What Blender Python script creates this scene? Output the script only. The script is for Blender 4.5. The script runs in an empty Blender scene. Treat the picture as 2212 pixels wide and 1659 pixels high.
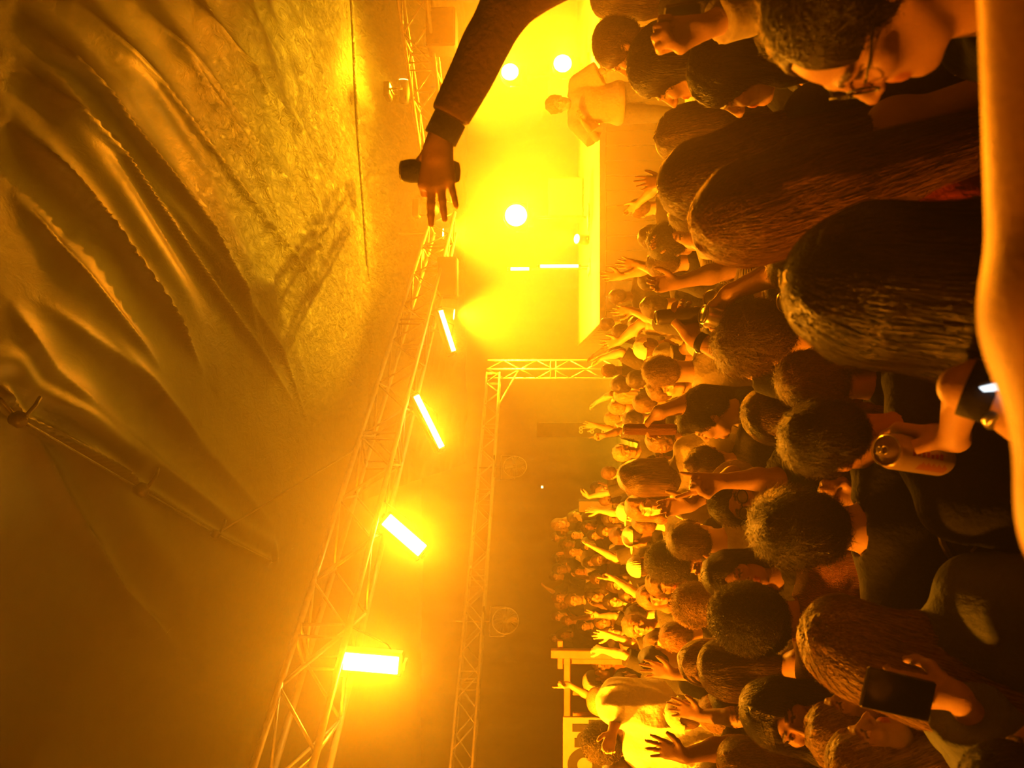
import bpy, math, random
import numpy as np
from mathutils import Vector, Matrix

SC = bpy.context.scene
COL = SC.collection
random.seed(7)

# ------------------------------------------------------------------ camera
F_PX, W_PX, H_PX = 1660.0, 2212.0, 1659.0
CAM_H, HORIZON = 2.15, 1165.0
PITCH = math.atan((HORIZON - W_PX / 2) / F_PX)
FWD = Vector((0, math.cos(PITCH), math.sin(PITCH)))
UPV = Vector((0, -math.sin(PITCH), math.cos(PITCH)))
RGT = Vector((1, 0, 0))
CAM = Vector((0, 0, CAM_H))

def P(xi, yi, d):
    """photograph pixel and depth -> point of the place (the photograph lies on its side: world up is picture left)"""
    return CAM + (FWD + RGT * ((H_PX / 2 - yi) / F_PX) + UPV * ((W_PX / 2 - xi) / F_PX)) * d

cd = bpy.data.cameras.new('camera')
cam = bpy.data.objects.new('camera', cd)
COL.objects.link(cam)
cam.matrix_world = Matrix(((-UPV.x, RGT.x, -FWD.x, CAM.x), (-UPV.y, RGT.y, -FWD.y, CAM.y),
                           (-UPV.z, RGT.z, -FWD.z, CAM.z), (0, 0, 0, 1)))
cd.sensor_width = 36.0
cd.lens = 36.0 * F_PX / W_PX
cd.clip_start = 0.05
cd.clip_end = 200
cd.dof.use_dof = True
cd.dof.focus_distance = 4.0
cd.dof.aperture_fstop = 5.6
SC.camera = cam

# ------------------------------------------------------------------ haze, light, exposure
LIGHT = (1.0, 0.235, 0.002)
HALO = (1.0, 0.28, 0.004)
GOLD = (1.0, 0.48, 0.006)
SC.view_settings.view_transform = 'Standard'
SC.view_settings.look = 'None'
SC.view_settings.gamma = 1.0
SC.view_settings.use_curve_mapping = False
SC.view_settings.exposure = 0.3
w = bpy.data.worlds.new('haze_air')
SC.world = w
w.use_nodes = True
nt = w.node_tree
nt.nodes.clear()
wo = nt.nodes.new('ShaderNodeOutputWorld')
bg = nt.nodes.new('ShaderNodeBackground')
bg.inputs['Color'].default_value = (0, 0, 0, 1)
bg.inputs['Strength'].default_value = 0
vs = nt.nodes.new('ShaderNodeVolumeScatter')
vs.inputs['Color'].default_value = (1, 1, 1, 1)
HAZE = 0.017
vs.inputs['Density'].default_value = HAZE
vs.inputs['Anisotropy'].default_value = 0.80
nt.links.new(bg.outputs[0], wo.inputs['Surface'])
nt.links.new(vs.outputs[0], wo.inputs['Volume'])
SC.cycles.volume_bounces = 0
SC.cycles.max_bounces = 2
SC.cycles.diffuse_bounces = 1
SC.cycles.glossy_bounces = 1
SC.cycles.transmission_bounces = 1
SC.cycles.transparent_max_bounces = 6
SC.cycles.sample_clamp_indirect = 6.0
SC.cycles.sample_clamp_direct = 0.0
SC.cycles.use_denoising = True
SC.cycles.use_light_tree = False
SC.cycles.use_adaptive_sampling = True
SC.cycles.adaptive_threshold = 0.12
SC.cycles.caustics_reflective = False
SC.cycles.caustics_refractive = False

def lamp(kind, name, loc, power, color=LIGHT, to=None, size=0.2, sy=None, spot=60, blend=0.5, spread=180):
    ld = bpy.data.lights.new(name, kind)
    ld.energy = power
    ld.color = color
    if kind == 'AREA':
        ld.shape = 'RECTANGLE'
        ld.size = size
        ld.size_y = sy or size
        ld.spread = math.radians(spread)
    else:
        ld.shadow_soft_size = size
    if kind == 'SPOT':
        ld.spot_size = math.radians(spot)
        ld.spot_blend = blend
    o = bpy.data.objects.new(name, ld)
    COL.objects.link(o)
    o.location = loc
    if to is not None:
        o.rotation_euler = (Vector(to) - Vector(loc)).to_track_quat('-Z', 'Y').to_euler()
    return o

# the bars on the long truss: two picture points, depth, power, width
BARS = [((745, 1424), (862, 1434), 6.0, 66, .13), ((832, 1124), (910, 1192), 7.3, 80, .13),
        ((895, 857), (950, 968), 9.0, 62, .075), ((948, 673), (976, 760), 10.6, 46, .07)]
def bar_frame(b):
    p, q = P(*b[0], b[2]), P(*b[1], b[2])
    c = (p + q) / 2
    y = (q - p).normalized()
    n = Vector((.0, -.80, -.75)); n = (n - y * n.dot(y)).normalized()
    x = y.cross(n)
    return p, q, c, Matrix((x, y, n)).transposed()
for b in BARS:
    p, q, c, R = bar_frame(b)
    o = lamp('AREA', 'bar_light', c + R @ Vector((0, 0, .065)), b[3], color=HALO, size=b[4], sy=(q - p).length, spread=120)
    o.rotation_euler = (R @ Matrix.Rotation(math.pi, 3, 'X')).to_euler()
# the same truss carries one more bar, nearer than the picture shows
FAR_BAR = (Vector((-3.95, 3.3, 3.42)), Vector((.40, .9, -.72)))
lamp('AREA', 'bar_light', FAR_BAR[0] + FAR_BAR[1] * .08, 1400, to=FAR_BAR[0] + FAR_BAR[1], size=.13, sy=.5, spread=110)
FILL_BAR = (Vector((-5.5, .95, 3.42)), Vector((.85, .50, -.38)))  # extra bar out of view, added to light the backs of the near crowd
lamp('AREA', 'bar_light', FILL_BAR[0] + FILL_BAR[1].normalized() * .08, 230, to=FILL_BAR[0] + FILL_BAR[1], size=.13, sy=.5, spread=120)
# lamps standing and hanging on the stage: picture point, depth, power, radius, aim, cone
STAGE = [((1102, 160), 16.3, 2800, .18, (.15, -3, -.5), 76), ((1215, 142), 15.5, 2600, .18, (.15, -3, -.5), 76), ((1115, 468), 15.5, 4200, .22, (.15, -3, -.5), 76),
         ((872, 188), 13.9, 2600, .10, (.1, .0, 1.3), 155), ((935, 452), 14.1, 900, .09, (0, .3, 1.0), 165)]
for (pt, d, pw, r, aim, cone) in STAGE:
    c = P(*pt, d)
    av = Vector(aim).normalized()
    lamp('SPOT', 'stage_light', c + av * .2, pw, color=GOLD if av.z > 0 else LIGHT, to=c + av * 3, size=.12, spot=cone, blend=.8)
# spots added above the deck to fill the stage haze with glow
HAZE_FILL = [((3.2, 16.3, 4.1), (3.1, 16.0, 1.2), 17000), ((6.2, 16.3, 4.1), (6.0, 16.0, 1.2), 17000), ((1.5, 16.6, 3.9), (1.2, 16.4, 1.2), 24000)]
for (c, t, pw) in HAZE_FILL:
    lamp('SPOT', 'haze_fill_light', c, pw, color=GOLD, to=t, size=.12, spot=122, blend=.7)
# spots added on the deck to brighten the roof cloth near the hem
ROOF_FILL = [((2.9, 15.4, 1.45), (2.6, 12.7, 5.45), 6500), ((5.6, 15.2, 1.45), (5.3, 12.5, 5.45), 6500)]
for (c, t, pw) in ROOF_FILL:
    lamp('SPOT', 'roof_fill_light', c, pw, color=GOLD, to=t, size=.1, spot=62, blend=.7)


# ------------------------------------------------------------------ materials
def mat(name, color, rough=0.6, metal=0.0, bump=None, vary=0.0, sheen=0.0, spec=0.5, emit=None, es=0.0,
        attr=False, alpha=None, vscale=6.0, transl=0.0, aniso=False):
    m = bpy.data.materials.new(name)
    m.use_nodes = True
    n, l = m.node_tree.nodes, m.node_tree.links
    b = n['Principled BSDF']
    b.inputs['Base Color'].default_value = (*color, 1)
    b.inputs['Roughness'].default_value = rough
    b.inputs['Metallic'].default_value = metal
    b.inputs['Specular IOR Level'].default_value = spec
    if sheen:
        b.inputs['Sheen Weight'].default_value = sheen
        b.inputs['Sheen Roughness'].default_value = 0.4
    if emit:
        b.inputs['Emission Color'].default_value = (*emit, 1)
        b.inputs['Emission Strength'].default_value = es
    tc = n.new('ShaderNodeTexCoord')
    src = None
    if attr:
        at = n.new('ShaderNodeAttribute')
        at.attribute_name = 'tone'
        mx = n.new('ShaderNodeMix'); mx.data_type = 'RGBA'; mx.blend_type = 'MULTIPLY'
        mx.inputs['Factor'].default_value = 1
        mx.inputs['A'].default_value = (*color, 1)
        l.new(at.outputs['Color'], mx.inputs['B'])
        src = mx.outputs['Result']
    if vary:
        nz = n.new('ShaderNodeTexNoise')
        nz.inputs['Scale'].default_value = vscale
        nz.inputs['Detail'].default_value = 4
        l.new(tc.outputs['Object'], nz.inputs['Vector'])
        mr = n.new('ShaderNodeMapRange')
        mr.inputs['From Min'].default_value = 0.3; mr.inputs['From Max'].default_value = 0.7
        mr.inputs['To Min'].default_value = 1 - vary; mr.inputs['To Max'].default_value = 1 + vary
        l.new(nz.outputs['Fac'], mr.inputs['Value'])
        vm = n.new('ShaderNodeVectorMath'); vm.operation = 'SCALE'
        if src is None:
            vm.inputs[0].default_value = color
        else:
            l.new(src, vm.inputs[0])
        l.new(mr.outputs['Result'], vm.inputs['Scale'])
        src = vm.outputs['Vector']
    if src is not None:
        l.new(src, b.inputs['Base Color'])
    if bump:
        kind, scale, dist = bump
        mp = n.new('ShaderNodeMapping')
        l.new(tc.outputs['Object'], mp.inputs['Vector'])
        if kind == 'hair':
            mp.inputs['Scale'].default_value = (scale, scale, scale * 0.05)
        elif kind == 'rib':
            mp.inputs['Scale'].default_value = (scale, scale, scale)
        else:
            mp.inputs['Scale'].default_value = (scale, scale, scale)
        if kind == 'rib' or kind == 'stripe':
            t = n.new('ShaderNodeTexWave')
            t.wave_type = 'BANDS'; t.bands_direction = 'Z' if kind == 'stripe' else 'X'
            t.inputs['Scale'].default_value = 1.0
            t.inputs['Distortion'].default_value = 0.3
        else:
            t = n.new('ShaderNodeTexNoise')
            t.inputs['Scale'].default_value = 1.0
            t.inputs['Detail'].default_value = 3
        l.new(mp.outputs['Vector'], t.inputs['Vector'])
        bp = n.new('ShaderNodeBump')
        bp.inputs['Strength'].default_value = 1.0
        bp.inputs['Distance'].default_value = dist
        l.new(t.outputs['Fac'], bp.inputs['Height'])
        l.new(bp.outputs['Normal'], b.inputs['Normal'])
        if kind == 'hair':
            mr2 = n.new('ShaderNodeMapRange')
            mr2.inputs['From Min'].default_value = 0.35; mr2.inputs['From Max'].default_value = 0.65
            mr2.inputs['To Min'].default_value = 0.45; mr2.inputs['To Max'].default_value = 1.5
            l.new(t.outputs['Fac'], mr2.inputs['Value'])
            vm2 = n.new('ShaderNodeVectorMath'); vm2.operation = 'SCALE'
            vm2.inputs[0].default_value = color
            l.new(mr2.outputs['Result'], vm2.inputs['Scale'])
            l.new(vm2.outputs['Vector'], b.inputs['Base Color'])
    if emit: m.cycles.emission_sampling = 'NONE'
    if transl:
        tr = n.new('ShaderNodeBsdfTranslucent')
        tr.inputs['Color'].default_value = (*color, 1)
        ms = n.new('ShaderNodeMixShader')
        ms.inputs[0].default_value = transl
        out = n['Material Output']
        l.new(b.outputs[0], ms.inputs[1]); l.new(tr.outputs[0], ms.inputs[2])
        l.new(ms.outputs[0], out.inputs['Surface'])
    return m

# ------------------------------------------------------------------ mesh helpers
class MB:
    """collects boxes, tubes and lathes for one mesh object"""
    def __init__(s): s.v = []; s.f = []
    def add(s, vs, fs):
        n = len(s.v); s.v += [tuple(v) for v in vs]; s.f += [tuple(i + n for i in f) for f in fs]
        return s
    def box(s, c, size, R=None, bev=0.0):
        hx, hy, hz = size[0] / 2, size[1] / 2, size[2] / 2
        b = min(bev, hx * .9, hy * .9, hz * .9)
        c = Vector(c)
        if b <= 0:
            vs = [Vector((x * hx, y * hy, z * hz)) for x in (-1, 1) for y in (-1, 1) for z in (-1, 1)]
            fs = [(0, 1, 3, 2), (4, 6, 7, 5), (0, 4, 5, 1), (2, 3, 7, 6), (0, 2, 6, 4), (1, 5, 7, 3)]
        else:
            bm_v = []
            for x in (-1, 1):
                for y in (-1, 1):
                    for z in (-1, 1):
                        bm_v.append(Vector((x * hx, y * (hy - b), z * (hz - b))))
                        bm_v.append(Vector((x * (hx - b), y * hy, z * (hz - b))))
                        bm_v.append(Vector((x * (hx - b), y * (hy - b), z * hz)))
            vs = bm_v
            I = lambda x, y, z, k: (x * 4 + y * 2 + z) * 3 + k
            fs = []
            for s_ in (0, 1):
                fs.append([I(s_, 0, 0, 0), I(s_, 1, 0, 0), I(s_, 1, 1, 0), I(s_, 0, 1, 0)])
                fs.append([I(0, s_, 0, 1), I(1, s_, 0, 1), I(1, s_, 1, 1), I(0, s_, 1, 1)])
                fs.append([I(0, 0, s_, 2), I(1, 0, s_, 2), I(1, 1, s_, 2), I(0, 1, s_, 2)])
            for a in (0, 1):
                for c_ in (0, 1):
                    fs.append([I(a, c_, 0, 0), I(a, c_, 1, 0), I(a, c_, 1, 1), I(a, c_, 0, 1)])
                    fs.append([I(a, 0, c_, 0), I(a, 1, c_, 0), I(a, 1, c_, 2), I(a, 0, c_, 2)])
                    fs.append([I(0, a, c_, 1), I(1, a, c_, 1), I(1, a, c_, 2), I(0, a, c_, 2)])
                    for z in (0, 1):
                        fs.append([I(a, c_, z, 0), I(a, c_, z, 1), I(a, c_, z, 2)])
        if R is not None:
            vs = [R @ v for v in vs]
        return s.add([v + c for v in vs], fs)
    def tube(s, pts, r, n=8, cap=True):
        pts = [Vector(p) for p in pts]
        rr = r if isinstance(r, (list, tuple)) else [r] * len(pts)
        rings = []
        up = None
        for i, p in enumerate(pts):
            t = (pts[min(i + 1, len(pts) - 1)] - pts[max(i - 1, 0)]).normalized()
            if up is None:
                up = t.orthogonal().normalized()
            x = (up - t * up.dot(t)).normalized(); y = t.cross(x); up = x
            rings.append([p + (x * math.cos(2 * math.pi * k / n) + y * math.sin(2 * math.pi * k / n)) * rr[i] for k in range(n)])
        vs = [v for q in rings for v in q]
        fs = [(i * n + k, i * n + (k + 1) % n, (i + 1) * n + (k + 1) % n, (i + 1) * n + k)
              for i in range(len(pts) - 1) for k in range(n)]
        if cap:
            fs += [tuple(reversed(range(n))), tuple((len(pts) - 1) * n + k for k in range(n))]
        return s.add(vs, fs)
    def lathe(s, prof, c, axis=(0, 0, 1), n=32, xdir=None):
        """prof: (radius, height) pairs about axis from point c"""
        z = Vector(axis).normalized(); x = z.orthogonal().normalized(); y = z.cross(x); c = Vector(c)
        vs = []
        for (r, h) in prof:
            for k in range(n):
                a = 2 * math.pi * k / n
                vs.append(c + z * h + (x * math.cos(a) + y * math.sin(a)) * r)
        fs = [(i * n + k, i * n + (k + 1) % n, (i + 1) * n + (k + 1) % n, (i + 1) * n + k)
              for i in range(len(prof) - 1) for k in range(n)]
        if prof[0][0] > 1e-6: fs.append(tuple(reversed(range(n))))
        if prof[-1][0] > 1e-6: fs.append(tuple((len(prof) - 1) * n + k for k in range(n)))
        return s.add(vs, fs)
    def mesh(s, name, m=None, smooth=False):
        me = bpy.data.meshes.new(name)
        me.from_pydata([tuple(v) for v in s.v], [], s.f)
        if smooth:
            me.polygons.foreach_set('use_smooth', [True] * len(me.polygons))
        if m: me.materials.append(m)
        me.update()
        return me
    def build(s, name, m=None, parent=None, smooth=False):
        o = bpy.data.objects.new(name, s.mesh(name, m, smooth))
        COL.objects.link(o)
        if parent is not None:
            o.parent = parent
            o.matrix_parent_inverse = parent.matrix_world.inverted()
        return o

def tag(o, label=None, cat=None, group=None, kind=None):
    if label: o['label'] = label
    if cat: o['category'] = cat
    if group: o['group'] = group
    if kind: o['kind'] = kind
    return o

def empty(name, loc=(0, 0, 0), label=None, cat=None, group=None, rz=0.0):
    o = bpy.data.objects.new(name, None)
    COL.objects.link(o)
    o.empty_display_size = 0.1
    o.matrix_world = Matrix.Translation(Vector(loc)) @ Matrix.Rotation(rz, 4, 'Z')
    o.location = loc; o.rotation_euler = (0, 0, rz)
    return tag(o, label, cat, group)

def frame3(y, z=None):
    y = Vector(y).normalized()
    z = Vector(z) if z is not None else Vector((0, 0, 1))
    x = y.cross(z)
    if x.length < 1e-4: x = y.orthogonal()
    x.normalize(); z = x.cross(y)
    return Matrix((x, y, z)).transposed()

# ------------------------------------------------------------------ the tent
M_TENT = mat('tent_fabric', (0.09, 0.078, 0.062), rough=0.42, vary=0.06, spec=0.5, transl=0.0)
def tent_bump(m):
    n, l = m.node_tree.nodes, m.node_tree.links
    b = n['Principled BSDF']
    tc = n.new('ShaderNodeTexCoord')
    mp = n.new('ShaderNodeMapping'); mp.inputs['Scale'].default_value = (5.0, 2.4, 3.0)
    mp.inputs['Rotation'].default_value = (0, 0, math.radians(25))
    l.new(tc.outputs['Object'], mp.inputs['Vector'])
    a = n.new('ShaderNodeTexNoise'); a.inputs['Scale'].default_value = 1.6; a.inputs['Detail'].default_value = 8
    a.inputs['Roughness'].default_value = 0.62; a.inputs['Distortion'].default_value = 1.2
    l.new(mp.outputs['Vector'], a.inputs['Vector'])
    v = n.new('ShaderNodeTexVoronoi'); v.feature = 'DISTANCE_TO_EDGE'; v.inputs['Scale'].default_value = 3.0
    l.new(a.outputs['Color'], v.inputs['Vector'])
    ad = n.new('ShaderNodeMath'); ad.operation = 'MULTIPLY_ADD'; ad.inputs[1].default_value = 0.4
    l.new(v.outputs['Distance'], ad.inputs[0]); l.new(a.outputs['Fac'], ad.inputs[2])
    bp = n.new('ShaderNodeBump'); bp.inputs['Distance'].default_value = 0.13; 
    sp = n.new('ShaderNodeSeparateXYZ'); l.new(tc.outputs['Object'], sp.inputs[0])
    my = n.new('ShaderNodeMapRange'); my.inputs['From Min'].default_value = 6.5; my.inputs['From Max'].default_value = 10.5
    my.inputs['To Min'].default_value = .12; my.inputs['To Max'].default_value = 1.0
    l.new(sp.outputs['Y'], my.inputs['Value'])
    mx = n.new('ShaderNodeMapRange'); mx.inputs['From Min'].default_value = -2.0; mx.inputs['From Max'].default_value = 1.5
    mx.inputs['To Min'].default_value = .18; mx.inputs['To Max'].default_value = 1.0
    l.new(sp.outputs['X'], mx.inputs['Value'])
    mm = n.new('ShaderNodeMath'); mm.operation = 'MULTIPLY'
    l.new(my.outputs[0], mm.inputs[0]); l.new(mx.outputs[0], mm.inputs[1]); l.new(mm.outputs[0], bp.inputs['Strength'])
    l.new(ad.outputs[0], bp.inputs['Height'])
    l.new(bp.outputs['Normal'], b.inputs['Normal'])
tent_bump(M_TENT)
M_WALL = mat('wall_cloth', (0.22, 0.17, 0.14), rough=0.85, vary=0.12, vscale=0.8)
M_FLOOR = mat('trodden_floor', (0.10, 0.08, 0.06), rough=0.9, vary=0.3, vscale=2.0, bump=('noise', 8, 0.02))
M_ALU = mat('truss_aluminium', (0.36, 0.35, 0.34), rough=0.45, metal=0.6, vary=0.08, vscale=20)
M_BLACK = mat('black_housing', (0.02, 0.02, 0.02), rough=0.5)
M_STEEL = mat('dark_steel', (0.15, 0.14, 0.13), rough=0.5, metal=0.6)
M_WOOD = mat('painted_wood', (0.50, 0.20, 0.12), rough=0.7, vary=0.15, vscale=9, bump=('noise', 25, 0.003))
M_STAGE = mat('stage_deck', (0.05, 0.04, 0.035), rough=0.6, vary=0.2)
M_SKIRT = mat('stage_skirt', (0.06, 0.035, 0.02), rough=0.8, vary=0.1)
M_GLOW = mat('lamp_face', (1, 1, 1), emit=(1.0, 0.5, 0.045), es=60)
M_GLOW2 = mat('lamp_face_soft', (1, 1, 1), emit=(1.0, 0.55, 0.08), es=24)

ROOF_Z = 5.45
# folds of the near canopy as they run across it: (picture polyline, depth of fold, half width)
FOLDS = [([(0, 120), (240, 330), (430, 600), (640, 880)], .10, .10), ([(0, 250), (200, 480), (420, 800)], .12, .10),
         ([(10, 10), (200, 200), (420, 480), (560, 740)], .10, .11), ([(130, 0), (330, 170), (560, 460), (700, 640)], .09, .12),
         ([(270, 0), (440, 160), (620, 400), (740, 640)], .07, .12), ([(400, 0), (520, 130), (680, 330)], .08, .13),
         ([(0, 400), (180, 620), (330, 800)], .05, .10), ([(270, 330), (480, 600), (600, 760), (660, 900)], .05, .10),
         ([(560, 0), (620, 120), (700, 260)], .08, .12), ([(0, 850), (40, 905), (305, 1058), (465, 1155), (580, 1212)], .06, .05),
         ([(0, 640), (100, 800), (330, 1000), (560, 1190)], .05, .16), ([(40, 905), (120, 1060), (260, 1280), (400, 1420)], .07, .12),
         ([(200, 700), (420, 960), (600, 1150)], .04, .18), ([(480, 60), (600, 260), (700, 480)], .06, .10),
         ([(620, 20), (690, 160), (740, 340)], .06, .12), ([(60, 640), (300, 820), (420, 960)], .04, .12),
         ([(40, 905), (180, 980), (290, 1058)], .06, .05), ([(340, 60), (520, 300), (640, 560)], .05, .14)]

def on_plane(xi, yi, z):
    a = P(xi, yi, 1.0) - CAM
    t = (z - CAM_H) / a.z
    q = CAM + a * t
    return q.x, q.y

def fold_field(X, Y):
    D = np.zeros_like(X)
    for k, (pl, amp, wd) in enumerate(FOLDS):
        pts = [on_plane(x, y, ROOF_Z) for x, y in pl]
        best = np.full_like(X, 9.0); sg = np.zeros_like(X); tt = np.zeros_like(X)
        for i in range(len(pts) - 1):
            ax, ay = pts[i]; bx, by = pts[i + 1]
            dx, dy = bx - ax, by - ay
            L2 = dx * dx + dy * dy + 1e-9
            t = np.clip(((X - ax) * dx + (Y - ay) * dy) / L2, 0, 1)
            q = np.hypot(X - ax - t * dx, Y - ay - t * dy)
            s_ = np.sign((X - ax) * dy - (Y - ay) * dx)
            m = q < best
            best = np.where(m, q, best); sg = np.where(m, s_, sg); tt = np.where(m, (i + t) / (len(pts) - 1), tt)
        env = np.clip(np.sin(np.pi * np.clip(tt, .02, .98)) * 1.8, 0, 1) if k != 9 else 1.0
        wd2 = wd * 1.6
        sharp = np.exp(-(best / (wd * .55)) ** 1.15) + 0.55 * np.exp(-((best - 2.6 * wd2) / wd2) ** 2) * (sg > 0)
        D -= amp * 1.15 * sharp * env
    return D

def grid_obj(name, xs, ys, zf, m, structure=True, xyf=None):
    X, Y = np.meshgrid(xs, ys, indexing='ij')
    Z = zf(X, Y)
    if xyf: X, Y = xyf(X, Y)
    nx, ny = X.shape
    V = np.stack([X, Y, Z], -1).reshape(-1, 3)
    i = np.arange(nx * ny).reshape(nx, ny)
    Q = np.stack([i[:-1, :-1], i[:-1, 1:], i[1:, 1:], i[1:, :-1]], -1).reshape(-1, 4)
    o = np_obj(name, V, Q, m)
    if structure: o['kind'] = 'structure'
    return o

def np_mesh(name, V, Q, m=None, tone=None, smooth=True):
    me = bpy.data.meshes.new(name)
    n, f = len(V), len(Q)
    me.vertices.add(n); me.vertices.foreach_set('co', np.asarray(V, np.float32).ravel())
    k = Q.shape[1]
    me.loops.add(f * k); me.loops.foreach_set('vertex_index', np.asarray(Q, np.int32).ravel())
    me.polygons.add(f); me.polygons.foreach_set('loop_start', np.arange(0, f * k, k, dtype=np.int32))
    try: me.polygons.foreach_set('loop_total', np.full(f, k, np.int32))
    except Exception: pass
    me.update(calc_edges=True)
    if smooth: me.polygons.foreach_set('use_smooth', np.ones(f, bool))
    if tone is not None:
        at = me.color_attributes.new('tone', 'FLOAT_COLOR', 'POINT')
        at.data.foreach_set('color', np.concatenate([tone, np.ones((n, 1))], 1).astype(np.float32).ravel())
    if m: me.materials.append(m)
    return me

def np_obj(name, V, Q, m=None, tone=None, parent=None):
    o = bpy.data.objects.new(name, np_mesh(name, V, Q, m, tone))
    COL.objects.link(o)
    if parent is not None: o.parent = parent
    return o

def wav(X, Y, s, seed=0):
    r = np.random.RandomState(seed); out = np.zeros_like(X)
    for i in range(6):
        a = r.uniform(0, 6.28); f = s * r.uniform(.6, 1.7)
        out += np.sin((X * math.cos(a) + Y * math.sin(a)) * f + r.uniform(0, 6.28) + 1.3 * np.sin(X * f * .4 + i)) / 6
    return out

def hem_y(X):   # the rear hem of the near canopy, above the stage
    return 14.6 - (X - 2.0) * 0.305 + 0.10 * np.sin(X * 1.3)
def roof_near(X, Y):
    return ROOF_Z + fold_field(X, Y) + .05 * wav(X, Y, 1.0, 3) - .012 * np.maximum(0, 6 - Y) ** 2 * 0
S = np.linspace(0, 1, 620)

def near_xy(X, T):
    return X, -4 + (hem_y(X) + 4) * T
xs_r = np.linspace(-2.2, 12.2, 500)
Xg, Tg = np.meshgrid(xs_r, S, indexing='ij')
Yg = -4 + (hem_y(Xg) + 4) * Tg
Zg = roof_near(Xg, Yg)
ii = np.arange(Xg.size).reshape(Xg.shape)
def quads(ii): return np.stack([ii[:-1, :-1], ii[:-1, 1:], ii[1:, 1:], ii[1:, :-1]], -1).reshape(-1, 4)
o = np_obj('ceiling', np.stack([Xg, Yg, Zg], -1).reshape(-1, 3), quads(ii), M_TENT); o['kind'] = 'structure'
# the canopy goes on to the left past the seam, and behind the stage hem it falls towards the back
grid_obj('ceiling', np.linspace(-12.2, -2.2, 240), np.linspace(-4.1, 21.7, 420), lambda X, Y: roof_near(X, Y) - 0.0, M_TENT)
grid_obj('ceiling', np.linspace(-2.2, 12.2, 300), np.linspace(12.8, 21.7, 260),
         lambda X, Y: 5.75 - 0.18 * (Y - 12.8) + .10 * wav(X, Y, 2.2, 9) + .07 * np.abs(wav(X, Y, 5.0, 4)), M_TENT)
mb = MB()
hx = [xs_r[i] for i in range(0, 500, 3)]
mb.tube([(x, float(hem_y(np.array(x))) , float(roof_near(np.array([x]), np.array([float(hem_y(np.array(x)))]))[0]) - .02) for x in hx], .035, 8)
tag(mb.build('trim_1', M_TENT, smooth=True), kind='structure')

# floor and cloth walls
tag(MB().box((0, 8.75, -.05), (24.4, 25.9, .1)).build('floor', M_FLOOR), kind='structure')
def cloth_wall(name, a, b, h, amp=.07, f=5.0, m=M_WALL):
    a, b = Vector((*a, 0)), Vector((*b, 0)); d = (b - a); L = d.length; d.normalize(); n = Vector((-d.y, d.x, 0))
    U, Zz = np.meshgrid(np.linspace(0, L, int(L * 14)), np.linspace(0, h, 30), indexing='ij')
    off = amp * np.sin(U * f + .6 * np.sin(U * 1.7)) * (0.35 + .65 * (1 - Zz / h)) + .03 * np.sin(U * 11)
    V = np.stack([a.x + d.x * U + n.x * off, a.y + d.y * U + n.y * off, Zz], -1).reshape(-1, 3)
    i = np.arange(U.size).reshape(U.shape)
    return tag(np_obj(name, V, quads(i), m), kind='structure')
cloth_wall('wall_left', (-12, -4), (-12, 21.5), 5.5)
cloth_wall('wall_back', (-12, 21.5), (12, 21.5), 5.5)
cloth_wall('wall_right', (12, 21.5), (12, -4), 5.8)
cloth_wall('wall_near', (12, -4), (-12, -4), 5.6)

# ------------------------------------------------------------------ trusses
def truss(A, B, s, label, pitch=.5, skip=(), r=.022, up=(0, 0, 1), nfaces=4, twist=45, group='aluminium trusses of the tent and stage'):
    A, B = Vector(A), Vector(B)
    t = empty('truss', (A.x, A.y, min(A.z, B.z)), label, 'truss', group)
    R = frame3(B - A, up); L = (B - A).length
    cs = [(-1, -1), (1, -1), (1, 1), (-1, 1)]
    off = [R @ Vector((c[0] * s / 2, 0, c[1] * s / 2)) for c in cs]
    base = Vector(t.location)
    def place(o):
        o.parent = t
        return o
    me = MB().tube([A - base, B - base], r, 10).mesh('chord', M_ALU, True)
    for k in range(4):
        o = bpy.data.objects.new('chord', me); COL.objects.link(o); o.parent = t; o.location = off[k]
    n = max(2, round(L / pitch)); st = L / n
    dr = (B - A).normalized()
    diag = {}
    count = 0
    faces = [(0, 1), (1, 2), (2, 3), (3, 0)]
    for f in range(nfaces):
        a, b = faces[f]
        for sgn in (0, 1):
            pa = (off[b] if sgn else off[a]); pb = (off[a] if sgn else off[b])
            diag[(f, sgn)] = MB().tube([pa, pb + dr * st], r * .5, 6).mesh('brace', M_ALU, True)
        for i in range(n):
            o = bpy.data.objects.new('brace', diag[(f, (i + f) % 2)]); COL.objects.link(o); o.parent = t
            o.location = A + dr * st * i - base
            count += 1
    for i in range(0, n + 1, 5):           # ladder rungs where the sections are bolted together
        for q in (-.06, .06):
            mbx = MB()
            for (a, b) in faces: mbx.tube([off[a], off[b]], r * .55, 6)
            o = mbx.build('coupler', M_ALU, None, True); o.parent = t; o.location = A + dr * min(max(st * i + q, 0.02), L - .02) - base
    return t
TZ = CAM_H + 1.72
T1A, T1B = Vector((-6.33, -.3, TZ)), Vector((2.92, 13.9, TZ))
truss(T1A, T1B, .40, 'large aluminium box truss carrying the glowing light bars, coming down from the tent roof side', .52, r=.026)
truss((3.30, 13.32, TZ), (6.6, 8.85, TZ), .40, 'box truss above the stage behind the raised arm, meeting the long one', .5, r=.026)
IZ = CAM_H + 1.0
truss((.14, 16.78, IZ), (-6.2, 8.3, IZ), .28, 'slim lower truss running behind the light bars, with a round fan under it', .36, r=.02)
truss((.33, 17.2, 0), (.33, 17.2, IZ + .16), .28, 'upright truss leg standing at the left corner of the stage', .36, r=.02)
# diagonal brace bar from the leg to the beam
a, b = P(1130, 835, 16.9), P(1085, 858, 16.6)

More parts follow.
